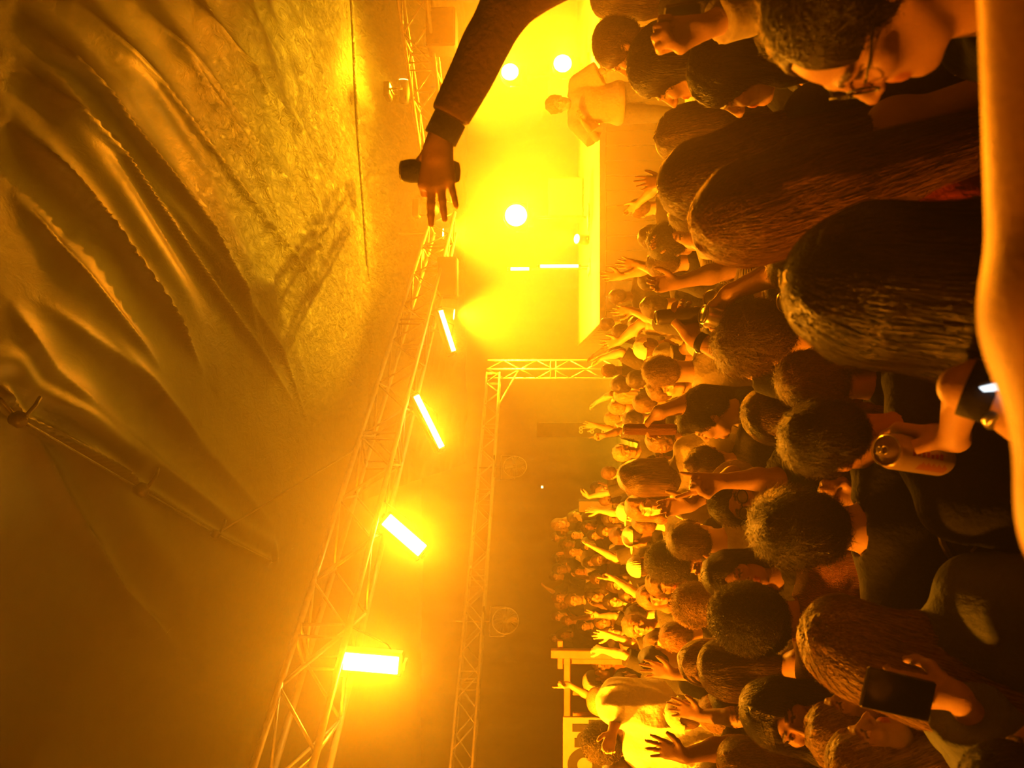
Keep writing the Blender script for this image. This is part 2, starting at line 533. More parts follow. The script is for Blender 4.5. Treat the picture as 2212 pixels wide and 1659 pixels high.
# ------------------------------------------------------------------ smooth solids for people
class Sd:
    """a list of soft blended solids, sampled on a grid and turned into one closed surface"""
    def __init__(s): s.ops = []; s.disp = None; s.cuts = []
    def cone(s, a, b, ra, rb, k=.02, mode='u', F=None):
        a, b = np.array(a, float), np.array(b, float)
        if F is not None: a, b = F[0] + F[1] @ a, F[0] + F[1] @ b
        r = max(ra, rb)
        def f(p):
            pa = p - a; ba = b - a
            t = np.clip(pa @ ba / (ba @ ba + 1e-12), 0, 1)
            return np.linalg.norm(pa - t[:, None] * ba, axis=1) - (ra + (rb - ra) * t)
        s.ops.append((f, np.minimum(a, b) - r, np.maximum(a, b) + r, k, mode)); return s
    def ell(s, c, r, k=.02, mode='u', F=None, R=None):
        c = np.array(c, float); r = np.array(r, float); M = np.eye(3) if R is None else R
        if F is not None: c = F[0] + F[1] @ c; M = F[1] @ M
        e = np.abs(M) @ r
        def f(p):
            q = (p - c) @ M
            k0 = np.linalg.norm(q / r, axis=1); k1 = np.linalg.norm(q / (r * r), axis=1) + 1e-9
            return k0 * (k0 - 1) / k1
        s.ops.append((f, c - e, c + e, k, mode)); return s
    def slab(s, a, b, ra, rb, p0, n0, k=.01, F=None):
        """a sleeve or leg of cloth: a cone cut off flat at p0"""
        a, b, p0, n0 = [np.array(x, float) for x in (a, b, p0, n0)]
        n0 = n0 / (np.linalg.norm(n0) + 1e-9); r = max(ra, rb)
        def f(p):
            pa = p - a; ba = b - a
            t = np.clip(pa @ ba / (ba @ ba + 1e-12), 0, 1)
            d = np.linalg.norm(pa - t[:, None] * ba, axis=1) - (ra + (rb - ra) * t)
            return np.maximum(d, (p - p0) @ n0)
        s.ops.append((f, np.minimum(a, b) - r, np.maximum(a, b) + r, k, 'u')); return s
    def plane(s, p0, n0):
        s.cuts.append((np.array(p0, float), np.array(n0, float) / np.linalg.norm(n0))); return s
    def eval(s, p, m):
        d = np.full(len(p), 1.0)
        X_, Y_, Z_ = [np.ascontiguousarray(p[:, i]) for i in range(3)]
        srt = len(p) > 2000 and bool((X_[1:] >= X_[:-1]).all())
        for (f, lo, hi, k, mode) in s.ops:
            mm = m + k
            a0, a1 = (np.searchsorted(X_, lo[0] - mm), np.searchsorted(X_, hi[0] + mm)) if srt else (0, len(p))
            if a1 <= a0: continue
            y_, z_ = Y_[a0:a1], Z_[a0:a1]
            ok = (z_ > lo[2] - mm) & (z_ < hi[2] + mm) & (y_ > lo[1] - mm) & (y_ < hi[1] + mm)
            if not srt: ok &= (X_ > lo[0] - mm) & (X_ < hi[0] + mm)
            i = np.nonzero(ok)[0] + a0
            if not len(i): continue
            e = f(p[i]); q = d[i]
            if mode == 'u':
                h = np.clip(.5 + .5 * (q - e) / k, 0, 1)
                d[i] = q + (e - q) * h - k * h * (1 - h)
            elif mode == 's':
                h = np.clip(.5 - .5 * (q + e) / k, 0, 1)
                d[i] = q + (-e - q) * h + k * h * (1 - h)
        if s.disp is not None:
            i = np.nonzero(np.abs(d) < m)[0]
            d[i] += s.disp(p[i])
        for p0, n in s.cuts:
            d = np.maximum(d, (p - p0) @ n)
        return d
    def axes(s, h, zsplit=None, hlow=None):
        lo = np.min([o[1] for o in s.ops if o[4] == 'u'], 0) - .035; hi = np.max([o[2] for o in s.ops if o[4] == 'u'], 0) + .035
        ax = []
        for i in range(3):
            if i == 2 and zsplit is not None and lo[2] < zsplit:
                a = np.arange(lo[2], zsplit, hlow); b = np.arange(zsplit, hi[2] + h, h); ax.append(np.concatenate([a, b]))
            else: ax.append(np.arange(lo[i], hi[i] + h, h))
        return ax
    def mesh(s, h, zsplit=None, hlow=None):
        ax = s.axes(h, zsplit, hlow); B = 4
        ax = [np.concatenate([a, a[-1] + h * np.arange(1, (-(len(a) - 1)) % B + 1)]) for a in ax]
        n = [len(a) for a in ax]; nb = [(k - 1) // B for k in n]
        c = [(a[0:-1:B] + a[B::B]) / 2 for a in ax]; hw = [(a[B::B] - a[0:-1:B]) / 2 for a in ax]
        C = np.stack(np.meshgrid(*c, indexing='ij'), -1).reshape(-1, 3)
        HW = np.sqrt(sum(q ** 2 for q in np.meshgrid(*hw, indexing='ij'))).reshape(-1)
        big = HW.max()
        m = big * 1.9 + .03
        dc = s.eval(C, m)
        act = (np.abs(dc) < HW * 1.5 + .012).reshape(nb)
        V = np.repeat(np.repeat(np.repeat(np.where(dc < 0, -1., 1.).reshape(nb), B, 0), B, 1), B, 2)
        V = np.pad(V, ((0, 1),) * 3, mode='edge').astype(np.float32)
        cm = np.repeat(np.repeat(np.repeat(act, B, 0), B, 1), B, 2)
        pm = np.zeros(n, bool)
        for i in (0, 1):
            for j in (0, 1):
                for k in (0, 1):
                    pm[i:n[0] - 1 + i, j:n[1] - 1 + j, k:n[2] - 1 + k] |= cm
        I = np.nonzero(pm)
        pts = np.stack([ax[0][I[0]], ax[1][I[1]], ax[2][I[2]]], -1)
        V[I] = s.eval(pts, m)
        neg = V < 0
        cnt = np.zeros([k - 1 for k in n], np.int8)
        for i in (0, 1):
            for j in (0, 1):
                for k in (0, 1):
                    cnt += neg[i:n[0] - 1 + i, j:n[1] - 1 + j, k:n[2] - 1 + k]
        cell = (cnt > 0) & (cnt < 8) & cm
        ci = np.nonzero(cell); N = len(ci[0])
        ids = np.full(cell.shape, -1, np.int32); ids[ci] = np.arange(N)
        acc = np.zeros((N, 3)); w = np.zeros(N)
        cor = [(i, j, k) for i in (0, 1) for j in (0, 1) for k in (0, 1)]
        val = {q: V[ci[0] + q[0], ci[1] + q[1], ci[2] + q[2]].astype(float) for q in cor}
        pos = {q: np.stack([ax[0][ci[0] + q[0]], ax[1][ci[1] + q[1]], ax[2][ci[2] + q[2]]], -1) for q in cor}
        for q in cor:
            for a in range(3):
                if q[a] == 0:
                    r = list(q); r[a] = 1; r = tuple(r)
                    v0, v1 = val[q], val[r]; x = (v0 < 0) != (v1 < 0)
                    t = np.where(x, v0 / np.where(x, v0 - v1, 1), 0)[:, None]
                    acc += np.where(x[:, None], pos[q] + (pos[r] - pos[q]) * t, 0); w += x
        VV = acc / np.maximum(w, 1)[:, None]
        Q = []
        for a in range(3):
            b, c_ = (a + 1) % 3, (a + 2) % 3
            sl0 = [slice(None)] * 3; sl1 = [slice(None)] * 3
            sl0[a] = slice(0, -1); sl1[a] = slice(1, None)
            x = neg[tuple(sl0)] != neg[tuple(sl1)]
            e = np.nonzero(x); e = np.stack(e, -1)
            ok = (e[:, b] > 0) & (e[:, c_] > 0) & (e[:, b] < n[b] - 1) & (e[:, c_] < n[c_] - 1)
            e = e[ok]
            def idx(db, dc_):
                g = e.copy(); g[:, b] -= db; g[:, c_] -= dc_
                return ids[g[:, 0], g[:, 1], g[:, 2]]
            q = np.stack([idx(0, 0), idx(1, 0), idx(1, 1), idx(0, 1)], -1)
            ng = neg[e[:, 0], e[:, 1], e[:, 2]]
            q[~ng] = q[~ng][:, ::-1]
            Q.append(q[(q >= 0).all(1)])
        return VV, np.concatenate(Q)

def noise3(p, s, seed=0):
    r = np.random.RandomState(seed); p = np.asarray(p, np.float32); o = np.zeros(len(p), np.float32)
    for i in range(5):
        v = r.normal(size=3); v *= s * r.uniform(.7, 1.5) / np.linalg.norm(v); v = v.astype(np.float32)
        o += np.sin(p @ v + np.float32(r.uniform(0, 6.3)) + np.float32(1.2) * np.sin(p @ (np.roll(v, 1) * np.float32(.7)) + np.float32(i)))
    return o / 5

def rot(yaw=0, pitch=0, roll=0):
    """yaw turns to the right hand, pitch looks up, roll tips the head to the right shoulder (degrees)"""
    a, b, c = math.radians(-yaw), math.radians(pitch), math.radians(roll)
    Rz = np.array([[math.cos(a), -math.sin(a), 0], [math.sin(a), math.cos(a), 0], [0, 0, 1]])
    Rx = np.array([[1, 0, 0], [0, math.cos(b), -math.sin(b)], [0, math.sin(b), math.cos(b)]])
    Ry = np.array([[math.cos(c), 0, math.sin(c)], [0, 1, 0], [-math.sin(c), 0, math.cos(c)]])
    return Rz @ Rx @ Ry

# ------------------------------------------------------------------ head
def add_head(s, F, hs=1.0, female=False, k=.012, mouth=0.0):
    """F = (position, 3x3) of the head centre; x right, y to the nose, z to the crown"""
    G = (F[0], F[1] * hs)
    def E(c, r, kk=k, mode='u', R=None): s.ell(c, np.array(r) * hs, kk, mode, (F[0], F[1]), R) if hs == 1 else s.ell(np.array(c) * hs, np.array(r) * hs, kk, mode, F, R)
    def Cn(a, b, ra, rb, kk=k, mode='u'): s.cone(np.array(a) * hs, np.array(b) * hs, ra * hs, rb * hs, kk, mode, F)
    j = .92 if female else 1.0
    E((0, -.018, .040), (.074, .094, .080))
    E((0, .030, .010), (.062 * j, .060, .074), .025)
    E((0, .032, -.048), (.046 * j, .054, .056), .025)
    Cn((-.022 * j, .046, -.086), (.022 * j, .046, -.086), .018, .018, .025)
    Cn((0, .068, -.094), (0, .072, -.088), .017 * j, .015, .02)
    for x in (-1, 1):
        Cn((x * .056 * j, -.004, -.035), (x * .036 * j, .036, -.084), .013, .011, .022)
        Cn((x * .050 * j, .066, -.012), (x * .040, .074, -.020), .014, .013, .02)
        E((x * .032, .100, .008), (.019, .016, .013), .014, 's')
    for x in (-1, 1):
        E((x * .031, .076, .007), (.0135, .0135, .0125), .003)
        Cn((x * .017, .0905, .026), (x * .046, .080, .027), .0065, .005, .012)
    Cn((0, .090, .018), (0, .111, -.022), .0065, .0105, .012)
    for x in (-1, 1): E((x * .012, .099, -.027), (.0085, .010, .0075), .006)
    Cn((-.012, .0885, -.0510), (.012, .0885, -.0510), .0050, .0050, .006)
    Cn((-.010, .0875, -.0620 - mouth), (.010, .0875, -.0620 - mouth), .0056, .0056, .006)
    s.cone(np.array((-.021, .094, -.0565 - mouth / 2)) * hs, np.array((.021, .094, -.0565 - mouth / 2)) * hs, (.0022 + mouth * .5) * hs, (.0022 + mouth * .5) * hs, .003, 's', F)
    for x in (-1, 1):
        E((x * .077, -.012, .000), (.010, .020, .031), .008, 'u')
        E((x * .087, -.006, .002), (.006, .010, .017), .006, 's')

def head_tone(V, F, hs, T, beard=0.0, brow=(.22, .14, .10), female=False):
    q = ((V - F[0]) @ F[1]) / hs
    x, y, z = np.abs(q[:, 0]), q[:, 1], q[:, 2]
    f = y > .05
    def put(m, c): T[m] = T[m] * 0 + np.array(c)
    lip = f & (((x / .024) ** 2 + ((z + .057) / .0135) ** 2) < 1) & (y > .083)
    put(lip, (.95, .48, .45) if female else (.92, .62, .55))
    eye = (((x - .031) / .0155) ** 2 + ((z - .007) / .0085) ** 2 < 1) & (y > .072)
    put(eye, (1.5, 1.6, 1.8)); put(eye & (((x - .031) ** 2 + (z - .007) ** 2) < .0062 ** 2), (.10, .07, .06))
    lash = (((x - .031) / .0185) ** 2 + ((z - .0125) / .0045) ** 2 < 1) & (y > .070); put(lash, (.14, .1, .09))
    put(f & (np.abs(z - .030 + (x - .03) ** 2 * 6) < .0045) & (x > .012) & (x < .052), brow)
    if beard:
        b = (z < -.035 - .3 * np.clip(.05 - x, 0, 1)) & (y > -.01) & (z > -.125) & ~lip
        b |= f & (np.abs(z + .043) < .006) & (x < .026) & (y > .08)
        T[b] = T[b] * (1 - beard) + np.array(brow) * beard

# ------------------------------------------------------------------ hand
CURL = {'open': ((6, 8, 6),) * 4, 'relax': ((18, 28, 16), (22, 32, 18), (26, 36, 20), (28, 38, 22)), 'fist': ((78, 95, 60),) * 4,
        'point': ((4, 6, 4), (78, 95, 60), (80, 95, 60), (80, 95, 60)), 'peace': ((2, 4, 4), (4, 4, 4), (80, 95, 60), (80, 95, 60)),
        'grip': ((38, 52, 34), (42, 54, 36), (44, 54, 36), (46, 52, 34)), 'hold': ((30, 42, 30), (34, 44, 30), (36, 46, 30), (38, 44, 30)),
        'horn': ((6, 8, 6), (80, 95, 60), (80, 95, 60), (6, 8, 6)), 'splay': ((62, 58, 34), (8, 8, 6), (4, 8, 6), (2, 6, 4))}
def add_hand(s, W, R, side=1, pose='relax', hs=1.0, k=.007, thumb=None, spread=None):
    """W wrist, R columns: x to the thumb, y along the fingers, z out of the back of the hand"""
    R = R.copy()
    F = (np.array(W, float), R)
    c = lambda a, b, ra, rb, kk=k: s.cone(np.array(a) * hs, np.array(b) * hs, ra * hs, rb * hs, kk, 'u', F)
    cur = CURL[pose]; sp = spread if spread is not None else (1.0 if pose in ('open', 'splay', 'peace', 'horn') else .25)
    bx = (.030, .010, -.010, -.029); by = (.090, .095, .090, .080); L = (.070, .078, .072, .056); rr = (.0095, .0098, .0092, .0080)
    fan = (9, 2, -7, -16)
    for i in range(4):
        c((bx[i] * .55, .012, 0), (bx[i], by[i], 0), .0145, .0115, .012)
        a = math.radians(fan[i] * sp); p = np.array((bx[i], by[i], 0.0)); ang = 0
        for j, q in enumerate((.44, .31, .25)):
            ang += math.radians(cur[i][j])
            d = np.array((math.sin(a) * math.cos(ang), math.cos(a) * math.cos(ang), -math.sin(ang)))
            e = p + d * L[i] * q
            r0 = rr[i] * (1 - .10 * j); c(p, e, r0, r0 * .9, .004); p = e
    t = thumb if thumb is not None else ('over' if pose in ('fist', 'point', 'peace', 'horn') else 'round' if pose in ('grip', 'hold', 'splay') else 'out')
    pts = {'out': ((.018, .015, -.006), (.050, .045, -.012), (.066, .072, -.016), (.074, .096, -.018)),
           'over': ((.018, .015, -.008), (.040, .048, -.024), (.026, .072, -.036), (.004, .080, -.038)),
           'round': ((.018, .015, -.008), (.046, .040, -.030), (.050, .062, -.052), (.044, .082, -.066)),
           'side': ((.018, .015, -.006), (.038, .048, -.010), (.042, .080, -.014), (.040, .104, -.016))}[t]
    rt = (.017, .0125, .0108, .0092)
    for i in range(3): c(pts[i], pts[i + 1], rt[i], rt[i + 1], .008)
    c((0, -.01, 0), (0, .03, 0), .021, .020, .015)

# ------------------------------------------------------------------ a person
SKIN = {n: mat('skin_' + n, c, rough=.48, vary=.05, vscale=14, attr=True, bump=('noise', 220, .0006))
        for n, c in (('fair', (.78, .50, .37)), ('tan', (.58, .33, .22)), ('brown', (.30, .16, .10)))}
HAIRM = {n: mat('hair_' + n, c, rough=.38, bump=('hair', 240, .004), spec=.6, transl=.15)
         for n, c in (('dark', (.040, .026, .018)), ('brown', (.15, .085, .045)), ('auburn', (.26, .13, .065)), ('blond', (.46, .30, .16)), ('grey', (.25, .22, .2)))}
CLOTH = {n: mat('cloth_' + n, c, rough=.85, sheen=.04, bump=b, vary=.06)
         for n, c, b in (('black', (.012, .012, .013), ('noise', 60, .004)), ('charcoal', (.05, .048, .046), ('noise', 60, .004)),
                         ('white', (.80, .80, .78), ('noise', 34, .006)), ('cream', (.68, .62, .50), ('noise', 34, .006)),
                         ('grey', (.32, .31, .30), ('noise', 40, .006)), ('red', (.42, .05, .03), ('noise', 40, .006)),
                         ('denim', (.16, .20, .27), ('noise', 90, .004)), ('olive', (.16, .15, .08), ('noise', 60, .005)), ('brown', (.15, .075, .04), ('noise', 70, .005)),
                         ('rust', (.48, .20, .10), ('rib', 95, .004)), ('striped', (.62, .56, .46), ('stripe', 28, .010)),
                         ('blue', (.10, .14, .26), ('noise', 50, .005)), ('jeans', (.05, .06, .09), ('noise', 90, .004)))}
CAPM = {'white': CLOTH['white'], 'black': CLOTH['black'], 'cream': CLOTH['cream'], 'charcoal': CLOTH['charcoal'], 'red': CLOTH['red'], 'grey': CLOTH['grey']}

def wrinkles(amp, seed, s=18):
    def f(p):
        q = p * np.array((1, 1, .55)) + .03 * np.stack([noise3(p, 14, seed + 5), noise3(p, 12, seed + 6), noise3(p, 15, seed + 7)], -1)
        n = noise3(q, s * 1.3, seed)
        return -amp * (1 - 2 * np.abs(n)) + amp * .4 * noise3(q, s * 3, seed + 2)
    return f

def solve_arm(Sh, Wt, L1, L2, pole):
    v = Wt - Sh; L = np.linalg.norm(v); mx = (L1 + L2) * .995
    if L > mx: Wt = Sh + v / L * mx; v = Wt - Sh; L = mx
    L = max(L, abs(L1 - L2) + .03)
    n = v / np.linalg.norm(v)
    a = (L1 * L1 - L2 * L2 + L * L) / (2 * L); h = math.sqrt(max(L1 * L1 - a * a, 1e-6))
    pl = pole - n * (pole @ n); pl /= np.linalg.norm(pl) + 1e-9
    return Sh + n * a + pl * h, Wt

def body(z, female=False, head=(0, 0, 0), hs=1.0, build=1.0, arms=(None, None), h=.008, sleeve=(.45, .45), shirt='black', wseed=1,
         wamp=.006, loose=.014, neck_open=.066, face=True, mouth=0.0, beard=0.0, brow=(.22, .14, .10), lean=(0, 0), strap=False, hem=.86, zlow=None):
    """meshes of a standing person in its own axes: x right, y forward, z up, feet at 0; z = height of the head centre.
    arms: (left, right) each None or dict(w=wrist point, pole=, pose=, n=back of hand direction, d=finger direction)"""
    K = z / 1.605
    bw = build * (.90 if female else 1.0) * math.sqrt(K)
    q = lambda x, y, zz: np.array((x * bw, y * bw + lean[1] * max(0, zz - .95) / .65, zz * K)) + np.array((lean[0] * max(0, zz - .95) / .65, 0, 0))
    Hc = q(0, .012, 1.605)
    HR = rot(*head); HF = (Hc, HR)
    R = []
    s = Sd()
    tors = [((0, 0, .93), (.168, .118, .115)), ((0, .004, 1.08), (.134, .096, .16)), ((0, 0, 1.27), (.160, .110, .175))]
    tr = [(q(*c), np.array(r) * np.array((bw, bw, K))) for c, r in tors]
    for c, r in tr: s.ell(c, r, .05)
    if female:
        for x in (-1, 1): s.ell(q(x * .07, .085, 1.27), np.array((.055, .05, .055)) * bw, .03)
    sh = [q(-.168, -.008, 1.378), q(.168, -.008, 1.378)]
    s.cone(sh[0], sh[1], .054 * bw, .054 * bw, .04)
    nb = q(0, -.022, 1.425)
    for i in (0, 1): s.cone(nb + np.array((0, 0, .02)), sh[i], .040 * bw, .044 * bw, .03)
    neck = Hc + HR @ np.array((0, -.018, -.055)) * hs
    s.cone(nb, neck, .054 * bw, (.046 if female else .054), .025)
    legs = []
    for x in (-1, 1):
        hp, kn, an = q(x * .088, 0, .90), q(x * .100, .015, .49), q(x * .105, -.02, .085)
        legs.append((hp, kn, an))
        s.cone(hp, kn, .090 * bw, .058 * bw, .04); s.cone(kn, an, .056 * bw, .038, .02); s.cone(an + np.array((0, -.01, -.035)), an + np.array((0, .15, -.05)), .035, .03, .02)
    add_head(s, HF, hs, female, mouth=mouth) if face else s.ell((0, -.0, .0), (.08 * hs, .1 * hs, .12 * hs), .02, 'u', HF)
    L1, L2 = .295 * K, .255 * K
    AR = []
    for i in (0, 1):
        sg = -1 if i == 0 else 1
        a = arms[i] or {}
        if 'w' in a: Wt = np.array(a['w'], float)
        else: Wt = sh[i] + np.array((sg * .10, .06 + .06 * (a.get('bend', 0)), -.50 * K)) + np.array((0, .2, .18)) * a.get('bend', 0)
        pole = np.array(a.get('pole', (sg * .45, -.7, -.5)), float)
        if 'e' in a: E = np.array(a['e'], float)
        else: E, Wt = solve_arm(sh[i], Wt, L1, L2, pole)
        fd = np.array(a.get('d', (Wt - E)), float); fd /= np.linalg.norm(fd)
        nn = np.array(a.get('n', (sg * .8, -.3, .3)), float); nn = nn - fd * (nn @ fd); nn /= np.linalg.norm(nn) + 1e-9
        xx = np.cross(fd, nn)
        # right hand, back of the hand nn, fingers fd: the thumb is at -(fd x nn); left hand: +(fd x nn)
        tx = -xx if sg > 0 else xx
        HRm = np.stack([tx, fd, nn], 1)
        ab = (.85 if female else 1.0) * a.get('ar', 1)
        s.cone(sh[i], E, .047 * ab * bw, .037 * ab, .03)
        s.cone(E, E + (Wt - E) * .35, .037 * ab, .040 * ab, .02)
        s.cone(E + (Wt - E) * .35, Wt, .040 * ab, .0245 * (.92 if female else 1) * a.get('ar', 1), .02)
        add_hand(s, Wt, HRm, sg, a.get('pose', 'relax'), hs=.92 * hs if female else 1.0 * hs, thumb=a.get('thumb'), spread=a.get('spread'))
        AR.append((sh[i], E, Wt, HRm))
    zs = (1.16 if zlow is None else zlow) * K
    V, Q = s.mesh(h, zs if h < .015 else None, max(h * 2.2, .016))
    T = np.ones((len(V), 3))
    m = V[:, 2] > Hc[2] - .2
    Tm = T[m]; head_tone(V[m], HF, hs, Tm, beard, brow, female); T[m] = Tm
    R.append(('body', V, Q, T))
    # upper garment
    g = Sd(); lo = loose
    for c, r in tr: g.ell(c, r + lo, .05)
    g.cone(q(0, 0, 1.05), q(0, 0, .86), .11 * bw + lo, .12 * bw + lo, .05)
    if female:
        for x in (-1, 1): g.ell(q(x * .07, .085, 1.27), np.array((.055, .05, .055)) * bw + lo, .03)
    if not strap:
        g.cone(sh[0], sh[1], .054 * bw + lo, .054 * bw + lo, .04)
        for i in (0, 1): g.cone(nb + np.array((0, 0, .008)), sh[i], .039 * bw + lo, .044 * bw + lo, .03)
        for i in (0, 1):
            S_, E, Wt, _ = AR[i]; t = sleeve[i]; wd = lo * 1.5
            if t > 0:
                e1 = S_ + (E - S_) * min(1, t * 2) ; u = (E - S_) / np.linalg.norm(E - S_)
                if t <= .5:
                    g.slab(S_, e1 + u * .05, .047 * bw + wd, .040 + wd * 1.5, e1, u, .02)
                else:
                    g.cone(S_, E, .047 * bw + wd, .038 + wd, .02)
                    e2 = E + (Wt - E) * (t * 2 - 1); u2 = (Wt - E) / np.linalg.norm(Wt - E)
                    g.slab(E, e2 + u2 * .04, .038 + wd, .028 + wd * .8, e2, u2, .02)
        g.cone(nb + np.array((0, .02, -.01)), nb + np.array((0, 0, .25)), neck_open * bw, neck_open * bw * 1.1, .008, 's')
    else:
        for x in (-1, 1):
            g.cone(q(x * .085, .06, 1.33), q(x * .08, -.0, 1.465), .018, .012, .01); g.cone(q(x * .08, -.0, 1.465), q(x * .085, -.08, 1.33), .012, .018, .01)
        g.plane(q(0, 0, 1.36), (0, 0, 1)) if False else None
    g.plane(q(0, 0, hem), (0, 0, -1))
    g.disp = wrinkles(wamp, wseed)
    hg = max(h * 1.15, .007)
    V, Q = g.mesh(hg, None if h > .015 else 1.0 * K, hg * 2)
    R.append(('shirt', V, Q, None))
    # trousers
    g = Sd()
    g.ell(*[tr[0][0], tr[0][1] + .004], .03)
    for (hp, kn, an) in legs:
        g.cone(hp, kn, .090 * bw + .012, .060 * bw + .014, .04); g.cone(kn, an, .058 * bw + .014, .060, .02)
    g.plane(q(0, 0, .965), (0, 0, 1)); g.disp = wrinkles(.006, wseed + 3, 10)
    V, Q = g.mesh(.018)
    R.append(('trousers', V, Q, None))
    g = Sd()
    for (hp, kn, an) in legs:
        g.cone(an + np.array((0, -.03, -.03)), an + np.array((0, .17, -.045)), .048, .040, .03)
    g.plane((0, 0, .004), (0, 0, -1))
    V, Q = g.mesh(.013)
    R.append(('shoes', V, Q, None))
    return R, HF, AR, q

# ------------------------------------------------------------------ hair and hats in head axes
def strands(amp, f, wig=3.0, seed=0):
    def g(p):
        q = p * np.array((1, 1, .16)) + .006 * noise3(p, 14, seed + 9)[:, None]
        return amp * (1.6 * noise3(q, 85, seed) + .9 * noise3(q, 210, seed + 3)) + amp * 1.2 * noise3(p, 20, seed + 5)
    return g
def face_window(s, low=-.16, wide=.064, top=.055):
    s.ell((0, .115, (top + low) / 2 - .005), (wide, .085, (top - low) / 2 + .012), .012, 's')
def hair_sd(kind, L=.30, seed=0, fem=False):
    s = Sd()
    if kind in ('short', 'crop', 'messy', 'curly', 'afro', 'quiff'):
        g = {'short': .006, 'crop': -.001, 'messy': .012, 'curly': .017, 'afro': .034, 'quiff': .006}[kind]
        s.ell((0, -.018, .042), (.080 + g, .100 + g, .084 + g * 1.2), .02)
        s.ell((0, -.060, -.005), (.066 + g * .8, .052 + g * .8, .062 + g * .5), .02)
        for x in (-1, 1): s.cone((x * .070, .006, .03), (x * .071, .012, -.008), .014 + g * .4, .008, .015)
        if kind == 'quiff': s.ell((0, .050, .098), (.055, .045, .030), .02)
        if kind == 'messy': s.ell((0, .045, .088), (.060, .040, .026), .02)
        face_window(s, wide=.061, top=.052 if kind != 'crop' else .06)
        if kind in ('curly', 'afro'):
            s.disp = lambda p: -.0055 * np.abs(noise3(p, 105, seed)) * 2.2 + .006 + .004 * noise3(p, 45, seed + 1)
        elif kind == 'crop': s.disp = None
        else:
            a = .0045 if kind == 'short' else .008
            s.disp = lambda p: a * (.8 * noise3(p, 75, seed) + .7 * noise3(p * np.array((1, .4, 1)), 150, seed + 2) + 1.1 * noise3(p, 40, seed + 4))
    elif kind in ('long', 'straight', 'wavy'):
        g = .012
        s.ell((0, -.018, .042), (.080 + g, .100 + g, .084 + g), .02)
        s.cone((0, -.060, .0), (0, -.078, -.12), .085, .080, .03)
        s.cone((0, -.078, -.12), (0, -.085, -L), .082, .055, .03)
        for x in (-1, 1):
            s.cone((x * .072, -.012, .04), (x * .078, -.010, -.11), .026, .034, .03)
            s.cone((x * .078, -.010, -.11), (x * .085, -.015, -L * .92), .036, .020, .03)
        face_window(s, wide=.060, low=-.20, top=.056)
        f = 26 if kind != 'wavy' else 20
        s.disp = strands(.0048, f, 2.2 if kind != 'wavy' else 4.5, seed)
    elif kind in ('bun', 'pony', 'braid', 'bob'):
        g = .004 if kind != 'bob' else .012
        s.ell((0, -.018, .042), (.080 + g, .100 + g, .084 + g), .02)
        s.ell((0, -.060, -.005), (.066, .052, .062), .02)
        for x in (-1, 1): s.cone((x * .070, .006, .03), (x * .071, .004, -.015), .014, .008, .015)
        if kind == 'bun': s.ell((0, -.085, .118), (.040, .040, .036), .012)
        if kind == 'pony': s.cone((0, -.118, .05), (0, -.15, -.02), .028, .036, .012); s.cone((0, -.15, -.02), (0, -.145, -.22), .036, .016, .012)
        if kind == 'braid':
            for x in (-1, 1):
                for i in range(8):
                    s.ell((x * (.055 + .004 * i), -.085 + .003 * i, -.02 - .034 * i), (.020, .020, .022), .006)
        if kind == 'bob':
            s.cone((0, -.06, 0), (0, -.065, -.10), .085, .080, .03)
            for x in (-1, 1): s.cone((x * .074, -.005, .03), (x * .078, .0, -.10), .024, .028, .03)
        face_window(s, wide=.061, top=.056 if kind == 'bob' else .116)
        s.disp = strands(.0035, 30, 1.6, seed)
    return s
def cap_parts(back=False, h=.005):
    y = -1 if back else 1
    s = Sd(); s.ell((0, -.014, .048), (.092, .110, .090), .01); s.plane((0, 0, .034), (0, 0, -1))
    s.ell((0, -.014, .030), (.084, .102, .085), .002, 's')
    if True: s.cone((0, -y * .125, .028), (0, -y * .10, .045), .024, .026, .006, 's')
    s.disp = lambda p: .0012 * np.cos(np.arctan2(p[:, 0], p[:, 1]) * 6)
    b = Sd(); b.ell((0, y * .105, .036), (.068, .075, .010), .004); b.plane((0, y * .075, 0), (0, -y, 0))
    n = Sd(); n.ell((0, -.014, .140), (.009, .009, .006), .002)
    return [('cap_crown',) + s.mesh(h), ('brim',) + b.mesh(h), ('top_button',) + n.mesh(.0025)]
def beanie_sd():
    s = Sd(); s.ell((0, -.020, .050), (.094, .112, .100), .01); s.plane((0, 0, .03), (0, 0, -1))
    s.disp = lambda p: .0022 * np.sin(np.arctan2(p[:, 0], p[:, 1]) * 40)
    return s

